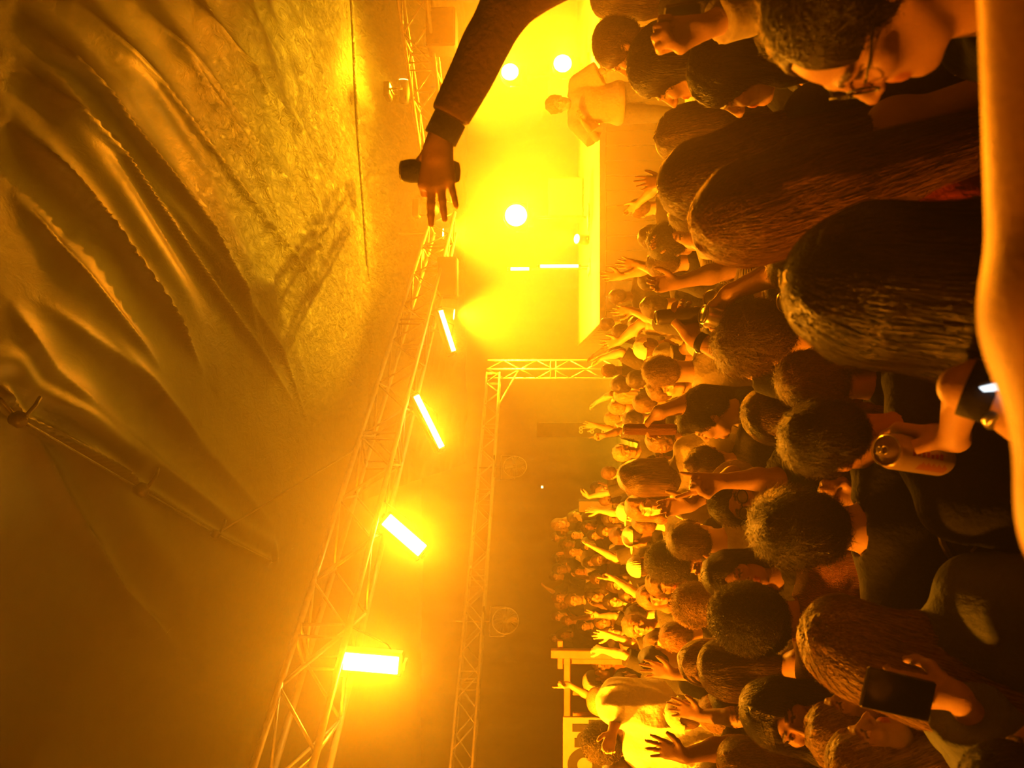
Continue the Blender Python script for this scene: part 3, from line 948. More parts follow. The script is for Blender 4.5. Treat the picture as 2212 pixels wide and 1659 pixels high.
def strand_mesh(kind, L, seed, V, n, wd):
    """fine locks that follow the hair surface from the crown outwards"""
    r = np.random.RandomState(seed + 11)
    s = hair_sd(kind, L, seed); s.disp = None
    longy = kind in ('long', 'straight', 'wavy', 'bob')
    c = V[(V[:, 2] > (.02 if longy else -.07))]
    p = c[r.randint(0, len(c), n)] + r.normal(0, .002, (n, 3))
    steps = 15 if longy else 8
    tot = {'long': L + .12, 'straight': L + .12, 'wavy': L + .12, 'bob': .24}.get(kind, {'messy': .065, 'curly': .05, 'afro': .05, 'quiff': .06}.get(kind, .05))
    ln = tot * r.uniform(.55, 1.05, n); st = (ln / steps)[:, None]
    lift = np.abs(r.normal(0, .0020, n)) + .0006
    if kind == 'messy': lift = lift + np.abs(r.normal(0, .002, n))
    ph = r.uniform(0, 6.28, (n, 2)); tie = {'bun': (0, -.075, .105), 'pony': (0, -.118, .05), 'braid': None}.get(kind)
    jit = r.normal(0, .22 if longy else .5, (n, 3))
    if kind == 'messy': jit *= 1.4
    def grad(p):
        e = .003; b = s.eval(p, .08)
        return b, np.stack([s.eval(p + np.eye(3)[i] * e, .08) - b for i in range(3)], 1) / e
    P_, N_ = [], []; lost = np.zeros(n, bool)
    for j in range(steps + 1):
        b, g = grad(p)
        g /= np.linalg.norm(g, axis=1)[:, None] + 1e-9
        t = j / steps
        off = lift * (1 + (2.5 * t if not longy else .8 * t))
        lost |= np.abs(b) > (.03 if j else .02)
        b = np.clip(b, -.02, .02)
        p = p - g * (b - off)[:, None] * .9
        q = p.copy()
        if kind == 'wavy': q = q + .004 * np.stack([np.sin(ph[:, 0] + j * 1.1), np.cos(ph[:, 0] + j * 1.1), 0 * ln], 1)
        if kind in ('curly', 'afro'): q = q + .007 * np.stack([np.sin(ph[:, 0] + j * 1.9), np.cos(ph[:, 0] + j * 1.9), np.sin(ph[:, 1] + j * 1.7)], 1) + g * .004
        P_.append(q); N_.append(g)
        if tie is not None:
            d = np.array(tie) - p
        else:
            v = p - np.array((.012, -.045, .125))
            d = np.stack([v[:, 0] * 9, v[:, 1] * 9, np.full(n, -.6)], 1)
            if longy:
                fr = np.clip((p[:, 1] - .02) / .06, 0, 1) * (p[:, 2] > -.1)
                d[:, 0] += np.sign(p[:, 0]) * fr * 1.6; d[:, 1] -= fr * .9
                low = p[:, 2] < .02
                d[low, 0] *= .12; d[low, 1] *= .12
        d = d / (np.linalg.norm(d, axis=1)[:, None] + 1e-9) + jit * (.5 if longy else 1)
        d = d - g * (d * g).sum(1)[:, None]
        d /= np.linalg.norm(d, axis=1)[:, None] + 1e-9
        p = p + d * st
    A = np.stack(P_, 1); G = np.stack(N_, 1)
    D = np.gradient(A, axis=1); S_ = np.cross(D, G); S_ /= np.linalg.norm(S_, axis=2)[:, :, None] + 1e-9
    w = wd * r.uniform(.6, 1.3, n)[:, None] * (1 - .85 * np.linspace(0, 1, steps + 1)[None] ** 2)
    # keep the face free
    bad = ((A[:, :, 1] > .055) & (A[:, :, 2] < (.118 if kind in ('bun', 'pony', 'braid') else .062)) & (np.abs(A[:, :, 0]) < .055)).any(1) | lost
    A, S_, w = A[~bad], S_[~bad], w[~bad]
    k = steps + 1; m = len(A)
    VV = np.stack([A - S_ * w[:, :, None], A + S_ * w[:, :, None]], 2).reshape(-1, 3)
    i = (np.arange(m)[:, None] * k + np.arange(k - 1)[None]).ravel() * 2
    return VV, np.stack([i, i + 1, i + 3, i + 2], 1)

_hair_cache = {}
def hair_mesh(kind, L, seed, m, h):
    if h > .0062: h = .008
    elif h > .0045: h = .0052
    key = (kind, round(L, 2), seed, m.name, h)
    if key not in _hair_cache:
        V, Q = hair_sd(kind, L, seed).mesh(h)
        if h < .0075 and kind != 'crop':
            near = h < .005
            V2, Q2 = strand_mesh(kind, L, seed, V, 6500 if near else 3200, .0008 if near else .0011)
            Q = np.concatenate([Q, Q2 + len(V)]); V = np.concatenate([V, V2])
        _hair_cache[key] = np_mesh('hair', V, Q, m)
    return _hair_cache[key]
_cap_cache = {}
def cap_meshes(colr, back, h=.005):
    key = (colr, back, h)
    if key not in _cap_cache:
        _cap_cache[key] = [(n, np_mesh(n, V, Q, CAPM[colr])) for n, V, Q in cap_parts(back, h)]
    return _cap_cache[key]

def M4(pos, R3, s=1.0):
    M = Matrix.Identity(4)
    for i in range(3):
        for j in range(3): M[i][j] = float(R3[i][j]) * s
        M[i][3] = float(pos[i])
    return M

def link_child(name, me, root, M=None):
    o = bpy.data.objects.new(name, me); COL.objects.link(o); o.parent = root
    if M is not None: o.matrix_local = M
    return o

def dress(root, R, HF, hs, skin, shirt, hair, hat, acc, trousers='jeans', hh=.005, seed=0, parts_name='tee'):
    for (n, V, Q, T) in R:
        m = {'body': SKIN[skin], 'shirt': CLOTH[shirt], 'trousers': CLOTH[trousers], 'shoes': CLOTH['charcoal']}[n]
        me = np_mesh(n, V, Q, m, T)
        o = link_child(n, me, root)
    M = M4(HF[0], HF[1], hs)
    if hair:
        kind, colr, L = hair
        link_child('hair', hair_mesh(kind, L, seed, HAIRM[colr], hh), root, M)
    add_hat(root, M, hat, hh)
    for a in acc: add_acc(root, M, a)

def add_hat(root, M, hat, hh=.005):
    if not hat: return
    if hat[0] == 'beanie':
        key = ('beanie', hat[1])
        if key not in _cap_cache:
            V, Q = beanie_sd().mesh(.005); _cap_cache[key] = np_mesh('beanie', V, Q, CAPM[hat[1]])
        link_child('beanie', _cap_cache[key], root, M)
    else:
        ms = cap_meshes(hat[1], hat[0] == 'backcap')
        c = link_child('cap', ms[0][1], root, M)
        for n, me in ms[1:]:
            link_child(n, me, c)

_acc = {}
M_GLASS = mat('sunglass_lens', (.01, .01, .012), rough=.08, spec=.8)
M_LENS = mat('clear_lens', (.25, .2, .15), rough=.05, spec=.9, alpha=.3)
M_FRAME = mat('glasses_frame', (.015, .013, .012), rough=.3)
M_GOLD = mat('polished_metal', (.8, .62, .35), rough=.25, metal=1.0)
def add_acc(root, M, a):
    if a in ('sunglasses', 'glasses'):
        if a not in _acc:
            mb = MB(); r = .0016 if a == 'glasses' else .0022
            ln = MB()
            for x in (-1, 1):
                pts = [(x * (.033 + .025 * math.cos(t)), .104 - .10 * (.025 * math.cos(t) + 0.0) ** 1 * (1 if x > 0 else 1) * .3, .004 + .019 * math.sin(t)) for t in [2 * math.pi * k / 20 for k in range(21)]]
                mb.tube(pts, r, 6)
                ln.add([(p[0], p[1], p[2]) for p in pts[:-1]], [tuple(range(20))])
                mb.tube([(x * .058, .098, .012), (x * .078, .07, .014), (x * .081, -.005, .010), (x * .080, -.03, -.012)], r * 1.1, 6)
            mb.tube([(-.010, .104, .008), (0, .108, .011), (.010, .104, .008)], r, 6)
            _acc[a] = (mb.mesh('glasses', M_FRAME, True), ln.mesh('lenses', M_GLASS if a == 'sunglasses' else M_LENS))
        g = link_child(a, _acc[a][0], root, M)
        if a == 'sunglasses': link_child('lenses', _acc[a][1], g)
    elif a == 'headband':
        mb = MB(); mb.tube([(.088 * math.cos(t), -.014 + .106 * math.sin(t), .056) for t in [2 * math.pi * k / 24 for k in range(25)]], .011, 8)
        link_child('headband', mb.mesh('headband', CLOTH['cream'], True), root, M)

# ------------------------------------------------------------------ placing people
MADE = []
LOD = 1.0
def where(xi, yi, s, d=None):
    sl = (xi - HORIZON) / F_PX
    ds = .245 * F_PX / s
    if d is None:
        dz = (CAM_H - 1.58) / max(sl, .012)
        d = ds ** .72 * min(dz, 22) ** .28
    d = min(d, 14.2)
    p = P(xi, yi, d)
    hs = min(1.10, max(.86, s * d / (F_PX * .245)))
    return p, d, hs

SPOTS = []
def free_spot(xi, yi, d, gap=.44, rng=24):
    best = None
    for k in range(rng):
        for sg in (1, -1):
            dd = d * (1 + sg * k * .012)
            q = P(xi, yi, dd)
            if (q.z > 1.86 or q.z < 1.30) and k: continue
            m = min([math.hypot(q.x - a, q.y - b) for a, b in SPOTS] or [9])
            if best is None or m > best[0] + .001: best = (m, q, dd)
            if m >= gap:
                SPOTS.append((q.x, q.y)); return q, dd
    SPOTS.append((best[1].x, best[1].y)); return best[1], best[2]
def loc(root, wpt, a):
    """a point of the place in the person's own axes"""
    v = Vector(wpt) - Vector((root.x, root.y, root.z)); c, s_ = math.cos(a), math.sin(a)
    return (v.x * c - v.y * s_, v.x * s_ + v.y * c, v.z)

def person(xi, yi, s, face, label, hair=('short', 'dark', .3), shirt='black', skin='fair', d=None, fem=False, head=(0, 0, 0), L=None, R=None,
           hat=None, acc=(), sleeve=(.45, .45), base=0.0, h=None, build=1.0, strap=False, loose=.014, trousers='jeans', mouth=0.0, beard=0,
           group=None, seed=None, zlow=None, name='person', hs=None, lean=(0, 0), wamp=.006, zmin=1.32):
    p, d, hs_ = where(xi, yi, s, d)
    if d > 2.6 and not base: p, d = free_spot(xi, yi, d)
    hs = hs or hs_
    a = math.radians(face)
    z = p.z - base
    z = max(z, zmin)
    root_p = Vector((p.x, p.y, base))
    seed = seed if seed is not None else len(MADE)
    arms = []
    for i, t in enumerate((L, R)):
        if t is None: arms.append(None); continue
        if isinstance(t, dict) and ('px' in t or 'ww' in t):
            t = dict(t)
            if 'px' in t: t['w'] = loc(root_p, P(*t['px']), a)
            if 'ww' in t: t['w'] = loc(root_p, t['ww'], a)
            if 'epx' in t: t['e'] = loc(root_p, P(*t['epx']), a)
            for k_ in ('pole', 'n', 'd'):
                if k_ + 'w' in t: t[k_] = loc(Vector((0, 0, 0)), t[k_ + 'w'], a)
        arms.append(t)
    if h is None: h = (.0045 if d < 1.3 else .0052 if d < 2.6 else .0065 if d < 4.6 else .0085 if d < 7.5 else .011) * LOD
    brow = {'dark': (.10, .07, .06), 'brown': (.22, .14, .1), 'auburn': (.3, .18, .12), 'blond': (.5, .36, .22), 'grey': (.3, .27, .25)}[hair[1] if hair else 'brown']
    Rr, HF, AR, q = body(z, fem, head, hs, build * (.5 + .5 * hs), tuple(arms), h, sleeve, shirt, seed, wamp, loose, mouth=mouth, beard=beard, brow=brow,
                         strap=strap, zlow=zlow, lean=lean)
    off = Vector((HF[0][0], HF[0][1], 0))
    c, s_ = math.cos(a), math.sin(a)
    # keep the head where it is wanted: the head sits slightly off the feet
    root = empty(name, root_p, label, 'person', group)
    root.rotation_euler = (0, 0, -a)
    dress(root, Rr, HF, hs, skin, shirt, hair, hat, acc, trousers, max(.0042, min(h * .8, .008)), seed % 5)
    if d <= 2.6 or base: SPOTS.append((p.x, p.y))
    MADE.append((root, HF, AR, d, a))
    return root, HF, AR, q, a, root_p, d

def to_world(root_p, a, pt):
    c, s_ = math.cos(a), math.sin(a)
    return Vector((root_p.x + pt[0] * c + pt[1] * s_, root_p.y - pt[0] * s_ + pt[1] * c, root_p.z + pt[2]))
UPW = (0, 0, 1)
def up(px, pose='open', nw=(0, 1, 0), **k): return dict(px=px, pose=pose, nw=nw, **k)
#PEOPLE#

# ---- nearest row
CAN_T, CAN_B = P(1913, 972, 1.38), P(2068, 997, 1.48)
CAN_A = (CAN_T - CAN_B).normalized(); CAN_C = CAN_B + (CAN_T - CAN_B) * .60
CAN_N = (Vector((1, -.15, 0)) - CAN_A * Vector((1, -.15, 0)).dot(CAN_A)).normalized()
CAN_F = CAN_N.cross(CAN_A); CAN_F = CAN_F if CAN_F.y > 0 else -CAN_F
CAN_W = CAN_C + CAN_N * .043 - CAN_F * .062
person(1856, 8, 440, -77, 'person in glasses in close profile, dark hair swept back, looking down at top right', ('pony', 'dark', .2), 'black', 'tan', d=.92,
       acc=('glasses',), head=(0, -4, 0), seed=2, hs=.87)
person(1640, 455, 262, 8, 'person from behind with very long light brown hair streaming down the back', ('straight', 'auburn', .46), 'red', 'fair', d=1.48,
       fem=True, head=(0, 0, -17), strap=True)
person(1535, 385, 205, 6, 'person with long darker brown hair just beyond the very long light brown hair', ('straight', 'brown', .40), 'charcoal', 'fair', d=1.9, fem=True, head=(0, 0, -15))
person(1500, 290, 150, -4, 'person with lighter streaked crown of hair right below the standing performer', ('long', 'brown', .3), 'charcoal', 'fair', d=2.95, fem=True, head=(0, -5, -8))
person(1448, 140, 165, -62, 'person with long black hair turned sideways under the raised fist with a phone', ('long', 'dark', .32), 'black', 'fair', d=2.45, fem=True, head=(0, 0, 6))
person(1590, 150, 185, -68, 'person with black hair whose lit cheek shows between black hair and long brown hair', ('long', 'dark', .34), 'black', 'fair', d=2.0, fem=True)
person(1345, 95, 122, -58, 'short-haired person in silhouette against the yellow stage at the top edge, facing sideways', ('short', 'brown', .2), 'charcoal', 'fair', d=3.15)
person(1338, -6, 112, -20, 'wavy-haired person cut off by the top edge beside the stage glow', ('long', 'brown', .25), 'charcoal', 'fair', d=3.5, fem=True)
person(1938, 618, 372, 4, 'person from behind with big sleek dark hair, nearest head, holding the large can', ('straight', 'dark', .34), 'black', 'fair', d=1.05,
       fem=True, head=(8, -16, 4), R=dict(ww=CAN_W, epx=(2105, 745, 1.2), pose='grip', dw=CAN_F, nw=CAN_N, thumb='round'), hs=1.06, zlow=1.0)
# neighbour out of frame who holds the phone with the lit screen, and the blurred forearm at the right edge
NP = person(2560, 1000, 470, 20, 'bare forearm with dark wristwatch reaching in from the right edge, holding a lit phone', ('short', 'dark', .2), 'black', 'fair', d=.74,
       L=dict(px=(2085, 835, .86), epx=(2345, 915, .80), pose='hold', dw=(.25, .05, -.9), nw=(-.5, -.3, .4), thumb='round'), sleeve=(.3, .3), h=.005, zlow=1.0)
person(3358, 2845, 700, 4, 'blurred bare arm filling the right edge of the photo, nearest to the camera', ('short', 'brown', .2), 'charcoal', 'fair', d=.28,
       R=dict(px=(2262, -130, .40), epx=(2470, 1130, .38), pose='relax', nw=(0, -.3, 1), ar=1.3), sleeve=(.2, .2), h=.005, zlow=1.0, hs=1.1)
# the raised arm with the microphone like can: its owner stands on a small riser out of frame
RA = person(1330, -420, 250, -6, 'dark sleeved arm stretched in from the top edge, hand splayed around a can', ('short', 'dark', .2), 'brown', 'tan', d=1.62,
       L=dict(px=(948, 306, 1.62), epx=(1088, 20, 1.58), pose='splay', dw=(-.98, 0.05, .06), nw=(0, -1, .12), thumb='round'), sleeve=(.9, .9), base=.62, h=.0045, zlow=1.0, hs=1.0,
       loose=.008, wamp=.005, build=1.1)
tag(MB().box((RA[5].x, RA[5].y, .30), (.7, .7, .60), bev=.02).build('riser', M_STAGE), 'low black riser box under the person with the stretched arm', 'riser')
P_FIST = person(1640, -200, 205, -10, 'raised fist gripping a phone with a pale sleeve, reaching in from the top edge', ('short', 'brown', .2), 'cream', 'fair', d=1.88,
       L=dict(px=(1512, 62, 1.62), pose='fist', dw=(-.1, .1, .9), nw=(.1, .9, .2), polew=(-.2, -1, -.6)), sleeve=(.9, .9), h=.005)

# ---- second row
P_TALL = person(1650, 735, 188, -22, 'person with tousled brown hair and glasses from behind, raising a tall dark can', ('messy', 'brown', .2), 'black', 'fair', d=2.32,
       L=up((1475, 722, 2.55), 'grip', dw=(.7, .7, .1), nw=(-.7, .7, 0), polew=(-1, 0, -.6)), acc=('glasses',), head=(-12, 0, 0))
person(1775, 822, 178, 6, 'person with two braids of light brown hair behind the sleek dark head', ('braid', 'auburn', .2), 'black', 'fair', d=2.05, fem=True, head=(0, -8, 5))
person(1690, 895, 155, 12, 'person with straight brown hair in a black t-shirt, braceleted arm raised with horns sign', ('straight', 'brown', .3), 'black', 'fair', d=2.5, fem=True,
       L=up((1520, 1046, 2.35), 'horn', dw=(-.1, 0, 1), nw=(0, 1, .1), polew=(-1, .1, -.8)), sleeve=(.48, .45), build=1.1)
person(1800, 950, 178, -30, 'person with short dark hair and ear showing, close behind the tilted drink can', ('short', 'dark', .2), 'black', 'tan', d=1.66)
P_BACK = person(1748, 1140, 196, -8, 'person with tousled black hair in a black t-shirt with a round printed back', ('messy', 'dark', .2), 'black', 'fair', d=1.95, hs=1.02,
       R=dict(px=(1852, 1078, 2.15), pose='fist', dw=(.1, .1, .9), nw=(-.2, .9, 0)), loose=.022, build=1.08)
person(1640, 1335, 150, 0, 'person with a round mop of dark curly hair in a ribbed rust sweater', ('afro', 'dark', .2), 'rust', 'tan', d=2.35, build=1.12, loose=.03, wamp=.004)
P_PH = person(1862, 1395, 232, 26, 'person with long pale blond hair from behind, hand lifting a black phone', ('wavy', 'blond', .62), 'denim', 'fair', d=1.62, fem=True, head=(0, -6, 14),
       L=dict(px=(2062, 1500, 1.36), pose='hold', dw=(-.05, .3, .8), nw=(0, -.9, .3), thumb='round'), sleeve=(.9, .9), loose=.03)
person(1700, 1548, 176, 168, 'person with dark wavy hair facing the camera in the bottom right crowd, mouth closed', ('wavy', 'dark', .36), 'charcoal', 'tan', d=2.25, fem=True, head=(8, 4, -8))
person(1838, 1578, 158, 84, 'person in profile with raised chin and earring, blond hair, just below the black phone', ('long', 'blond', .3), 'black', 'fair', d=2.0, fem=True, head=(0, 22, 0), strap=True)
person(1895, 1650, 168, 80, 'person in profile at the bottom edge in front of another upturned profile', ('long', 'blond', .3), 'charcoal', 'fair', d=1.78, fem=True, head=(0, 20, 0))
person(2260, 1740, 300, 50, 'bare shoulder and arm of a person in the bottom right corner', ('long', 'dark', .3), 'black', 'fair', d=1.12, fem=True, strap=True, zlow=1.0)
person(1600, 1085, 132, 172, 'person in dark sunglasses facing the camera between raised arms and the black-haired head', ('short', 'dark', .2), 'black', 'fair', d=2.95, acc=('sunglasses',),
       head=(5, 8, 6), beard=.45, R=dict(px=(1725, 1052, 2.6), pose='fist', dw=(0, 0, 1), nw=(0, .9, 0)))
P_TUBE = person(1530, 893, 134, -76, 'person in profile with swept-up dark hair, black sleeve raised and holding a slim tube', ('quiff', 'dark', .2), 'black', 'fair', d=2.95,
       R=up((1385, 893, 3.15), 'grip', dw=(-.7, .7, 0), nw=(.7, .7, 0), polew=(.6, 0, .2)), head=(0, 12, 0), sleeve=(.48, .48))
person(1500, 1166, 116, 6, 'person from behind with round brown hair and pale t-shirt, right arm raised', ('short', 'brown', .2), 'cream', 'fair', d=3.2,
       R=up((1490, 1092, 3.05), 'relax', dw=(-.1, 0, 1), nw=(0, 1, 0), polew=(.7, 0, -.6)), loose=.022)
person(1455, 1212, 98, 8, 'person with dark curls beside the round brown head in pale t-shirt', ('curly', 'dark', .2), 'charcoal', 'tan', d=3.9)
person(1590, 1245, 96, 176, 'smiling person with long dark hair facing the camera behind a raised braceleted hand', ('long', 'dark', .3), 'charcoal', 'tan', d=3.25, fem=True, mouth=.004,
       R=dict(px=(1560, 1236, 2.9), pose='relax', dw=(.1, 0, 1), nw=(0, .9, 0)))
person(1515, 1308, 106, -46, 'person with tousled blond hair turned sideways, pale collar lit yellow', ('curly', 'blond', .2), 'cream', 'tan', d=3.4, loose=.025)
person(1470, 1376, 82, -42, 'person with smooth auburn hair in profile below the tousled blond head', ('short', 'auburn', .2), 'charcoal', 'fair', d=4.2)
P_DRINK = person(1530, 1432, 84, 184, 'person with long blond hair and sunglasses drinking from a can', ('long', 'blond', .28), 'black', 'fair', d=3.9, fem=True, acc=('sunglasses',), head=(0, 12, 8),
       R=dict(px=(1606, 1446, 3.65), pose='grip', dw=(.7, -.3, .2), nw=(-.3, -.8, 0)))
person(1487, 1543, 88, -6, 'person in a pale baseball cap from behind near the bottom edge', ('crop', 'brown', .2), 'black', 'fair', d=3.9, hat=('cap', 'cream'))
person(1562, 1542, 98, -28, 'person with short strawberry blond hair next to the pale cap, bright bare arm stretched up', ('short', 'blond', .2), 'black', 'fair', d=3.55,
       R=up((1374, 1450, 3.3), 'open', dw=(.2, .1, 1), nw=(0, 1, -.2), polew=(.4, 0, -.4)), sleeve=(.48, .45))
person(1625, 1648, 100, 20, 'person with wavy blond hair at the bottom edge, orange bare arm with bracelet raised', ('wavy', 'blond', .25), 'black', 'fair', d=3.4, fem=True,
       R=up((1412, 1528, 3.15), 'open', dw=(.3, .1, 1), nw=(0, 1, 0), polew=(.5, 0, -.6)))
person(1560, 1690, 130, -5, 'dark hand raised in front of the white shirt at the bottom edge', ('short', 'dark', .2), 'charcoal', 'brown', d=2.7,
       R=up((1420, 1640, 2.7), 'open', dw=(.3, .1, 1), nw=(0, 1, 0), polew=(.5, 0, -.6)))
person(1312, 1604, 84, 10, 'person with bushy dark hair in a loose bright white shirt, one elbow lifted', ('curly', 'dark', .2), 'white', 'tan', d=4.35, loose=.055, wamp=.020, hs=.95,
       R=dict(px=(1322, 1585, 4.15), epx=(1340, 1520, 4.3), pose='relax', nw=(0, 1, 0)), L=dict(px=(1335, 1735, 4.2), epx=(1345, 1700, 4.3), pose='relax'), sleeve=(.7, .6), build=1.25)
person(1420, 1424, 80, 6, 'dark-haired head from behind under the bright stretched arm', ('short', 'dark', .2), 'charcoal', 'fair', d=4.4)
person(1440, 838, 76, 172, 'curly-haired person looking back at the camera beyond the swept-up dark hair', ('curly', 'brown', .2), 'charcoal', 'fair', d=4.7, beard=.3)
person(1436, 950, 76, 10, 'curly brown head from behind beside the slim tube', ('curly', 'brown', .2), 'charcoal', 'fair', d=4.8)
person(1535, 998, 98, 4, 'head with dark hair gathered in a bun behind the black t-shirt sleeve', ('bun', 'brown', .2), 'charcoal', 'fair', d=3.6, fem=True)
person(1472, 1022, 74, 14, 'smooth long light brown hair from behind, between bun and round ear', ('straight', 'auburn', .26), 'charcoal', 'fair', d=4.4, fem=True)
person(1428, 1012, 62, 82, 'person with a dark cap turned to the stage, ear towards the camera', ('crop', 'brown', .2), 'black', 'tan', d=5.2, hat=('cap', 'charcoal'), acc=('glasses',))
person(1455, 522, 98, -16, 'dark tousled head with a pale striped shirt below the stage edge', ('messy', 'dark', .2), 'striped', 'fair', d=4.0)
person(1418, 512, 74, -4, 'dim round head in silhouette just before the orange stage front', ('short', 'dark', .2), 'charcoal', 'fair', d=5.0)
person(1442, 568, 72, -10, 'head with wispy lit hair, one thin arm stretched to the stage', ('messy', 'brown', .2), 'charcoal', 'fair', d=4.8,
       L=up((1352, 562, 4.9), 'open', dw=(.1, 0, 1)))
person(1590, 655, 112, 4, 'person whose raised pale striped long sleeve reaches across the stage edge', ('short', 'dark', .2), 'striped', 'fair', d=3.2,
       R=up((1352, 626, 3.1), 'relax', dw=(-.1, 0, 1), nw=(0, 1, 0), polew=(.5, 0, -.6)), sleeve=(.90, .45), loose=.022, wamp=.011)
P_TWO = person(1760, 575, 178, 0, 'bare arm with two shiny cans reaching up between long hair and sleek dark hair', ('short', 'dark', .2), 'charcoal', 'fair', d=2.1,
       R=up((1562, 640, 2.3), 'grip', dw=(-.7, .6, .3), nw=(.7, .7, 0), polew=(.2, 0, -1)))
person(1485, 405, 86, 2, 'reddish open hand lifted beside the long darker brown hair', ('short', 'dark', .2), 'charcoal', 'tan', d=4.2,
       L=up((1432, 392, 4.1), 'open', dw=(-.05, 0, 1), nw=(0, -1, 0)))
person(1500, 462, 92, -4, 'lit bare arm bent over towards the stage front', ('short', 'brown', .2), 'cream', 'fair', d=3.9,
       L=up((1372, 492, 4.2), 'relax', dw=(-.3, .1, .8), nw=(0, .7, .5)))
person(1405, 450, 58, 0, 'small raised fist in the orange haze in front of the stage', ('short', 'brown', .2), 'charcoal', 'fair', d=6.2, R=up((1378, 440, 6.1), 'relax'))
person(1412, 606, 62, 0, 'head behind the striped sleeve with a blurred raised hand', ('short', 'dark', .2), 'charcoal', 'fair', d=5.4, R=up((1338, 598, 5.3), 'open', dw=(0, 0, 1)))
person(1420, 662, 62, -8, 'dark head next to the tall dark can, thin raised hand with spread fingers', ('short', 'dark', .2), 'charcoal', 'fair', d=5.3, L=up((1356, 668, 5.3), 'open', dw=(0, 0, 1)))
person(1404, 752, 60, -14, 'person in a white baseball cap, white sleeved arm stretched to the stage', ('crop', 'brown', .2), 'cream', 'fair', d=5.3, hat=('cap', 'white'), R=up((1338, 738, 5.5), 'open', dw=(-.2, 0, 1)), sleeve=(.9, .45))
person(1456, 770, 64, -2, 'person in a pale cap worn backwards with its opening to the camera', ('crop', 'dark', .2), 'charcoal', 'fair', d=4.9, hat=('backcap', 'white'))
person(1438, 802, 58, 6, 'person in a pale yellow lit shirt with bent raised forearm beside the backwards cap', ('short', 'blond', .2), 'cream', 'fair', d=5.2, R=up((1376, 792, 5.2), 'relax', dw=(0, 0, 1)))
person(1590, 715, 108, -30, 'dark head wedged between the striped sleeve and the tousled brown hair', ('short', 'dark', .2), 'black', 'tan', d=3.3)
person(1580, 1440, 90, 60, 'person with pale bare shoulder lit yellow above the sweater of the curly head', ('long', 'brown', .25), 'cream', 'fair', d=3.0, fem=True, strap=True)
person(1600, 1505, 92, 10, 'dark-haired head low between the drinking person and the wavy-haired face', ('long', 'dark', .25), 'black', 'fair', d=3.1, fem=True)

# the performer at the stage edge, seen through the yellow haze
person(1208, 225, 72, 190, 'performer standing in haze at the stage edge, facing the crowd in torn jeans', ('messy', 'blond', .2), 'cream', 'fair', d=8.4, base=.42, trousers='denim', name='person',
       L=dict(bend=1), R=dict(bend=1, w=(.25, .25, 1.25)), build=1.15, loose=.04, h=.011)

# ------------------------------------------------------------------ lights as things
def put(o, M):
    o.matrix_world = M
    return o
def rigid(name, M, label, cat, group=None):
    t = bpy.data.objects.new(name, None); COL.objects.link(t); t.empty_display_size = .1
    t.matrix_world = M
    return tag(t, label, cat, group)
def kid(mb, name, m, root, smooth=False, label=None):
    """mesh given in the root's own axes"""
    o = bpy.data.objects.new(name, mb.mesh(name, m, smooth)); COL.objects.link(o); o.parent = root
    if label: o['label'] = label
    return o
BL = ['glaring white light bar lowest on the long truss, closest to the camera', 'glaring tilted light bar second from the bottom on the long truss',
      'thin slanting light bar in the middle of the long truss', 'small slanting light bar near the stage end of the long truss']
for b, lb in zip(BARS, BL):
    p, q, c, R = bar_frame(b); L = (q - p).length; w = b[4]
    t = rigid('light_bar', Matrix.Translation(c) @ R.to_4x4(), lb, 'stage light', 'light bars on the long truss')
    kid(MB().box((0, 0, -.01), (w + .05, L + .06, .11), bev=.012), 'housing', M_BLACK, t)
    kid(MB().box((0, 0, .05), (w, L, .014), bev=.004), 'lamp_face', M_GLOW if w > .1 else M_GLOW2, t)
    kid(MB().box((0, -L / 2 - .045, -.01), (.05, .02, .16)).box((0, L / 2 + .045, -.01), (.05, .02, .16)), 'bracket', M_STEEL, t)
    # arm up to the truss
    ti = t.matrix_world.inverted()
    s_ = (c.y - T1A.y) / (T1B.y - T1A.y)
    tp = T1A + (T1B - T1A) * max(0, min(1, s_)) + Vector((0, 0, -.2))
    kid(MB().tube([(0, 0, -.06), ti @ ((tp + c) / 2 + Vector((0, .03, 0))), ti @ tp], .016, 8).box(ti @ tp, (.07, .07, .07), bev=.01), 'clamp_arm', M_STEEL, t)
    kid(MB().tube([(0, L / 2, -.06), ti @ (c + Vector((.1, .1, -.1))), ti @ (tp + Vector((.25, .35, .05)))], .006, 6), 'power_cable', M_BLACK, t)

for fb, lb in ((FAR_BAR, 'light bar on the long truss just beyond the bottom edge of the photo'), (FILL_BAR, 'added light bar out of view on the long truss, lighting the near crowd')):
    t = rigid('light_bar', Matrix.Translation(fb[0]) @ frame3((.2, 1, 0), fb[1].normalized()).to_4x4(), lb, 'stage light', 'light bars on the long truss')
    kid(MB().box((0, 0, -.01), (.18, .56, .11), bev=.012), 'housing', M_BLACK, t)
    kid(MB().box((0, 0, .05), (.13, .5, .014), bev=.004), 'lamp_face', M_GLOW, t)
    ti = t.matrix_world.inverted()
    kid(MB().tube([(0, 0, -.05), ti @ (fb[0] + Vector((0, .05, .38)))], .016, 8), 'clamp_arm', M_STEEL, t)
SL = ['blinding round lamp on the stage beside the raised sleeve', 'blinding round lamp above the performer on the stage', 'blinding wide lamp glowing in the middle of the stage haze',
      'hanging spotlight over the stage close to the fabric hem', 'hanging spotlight where the two trusses meet, just off the fingertips']
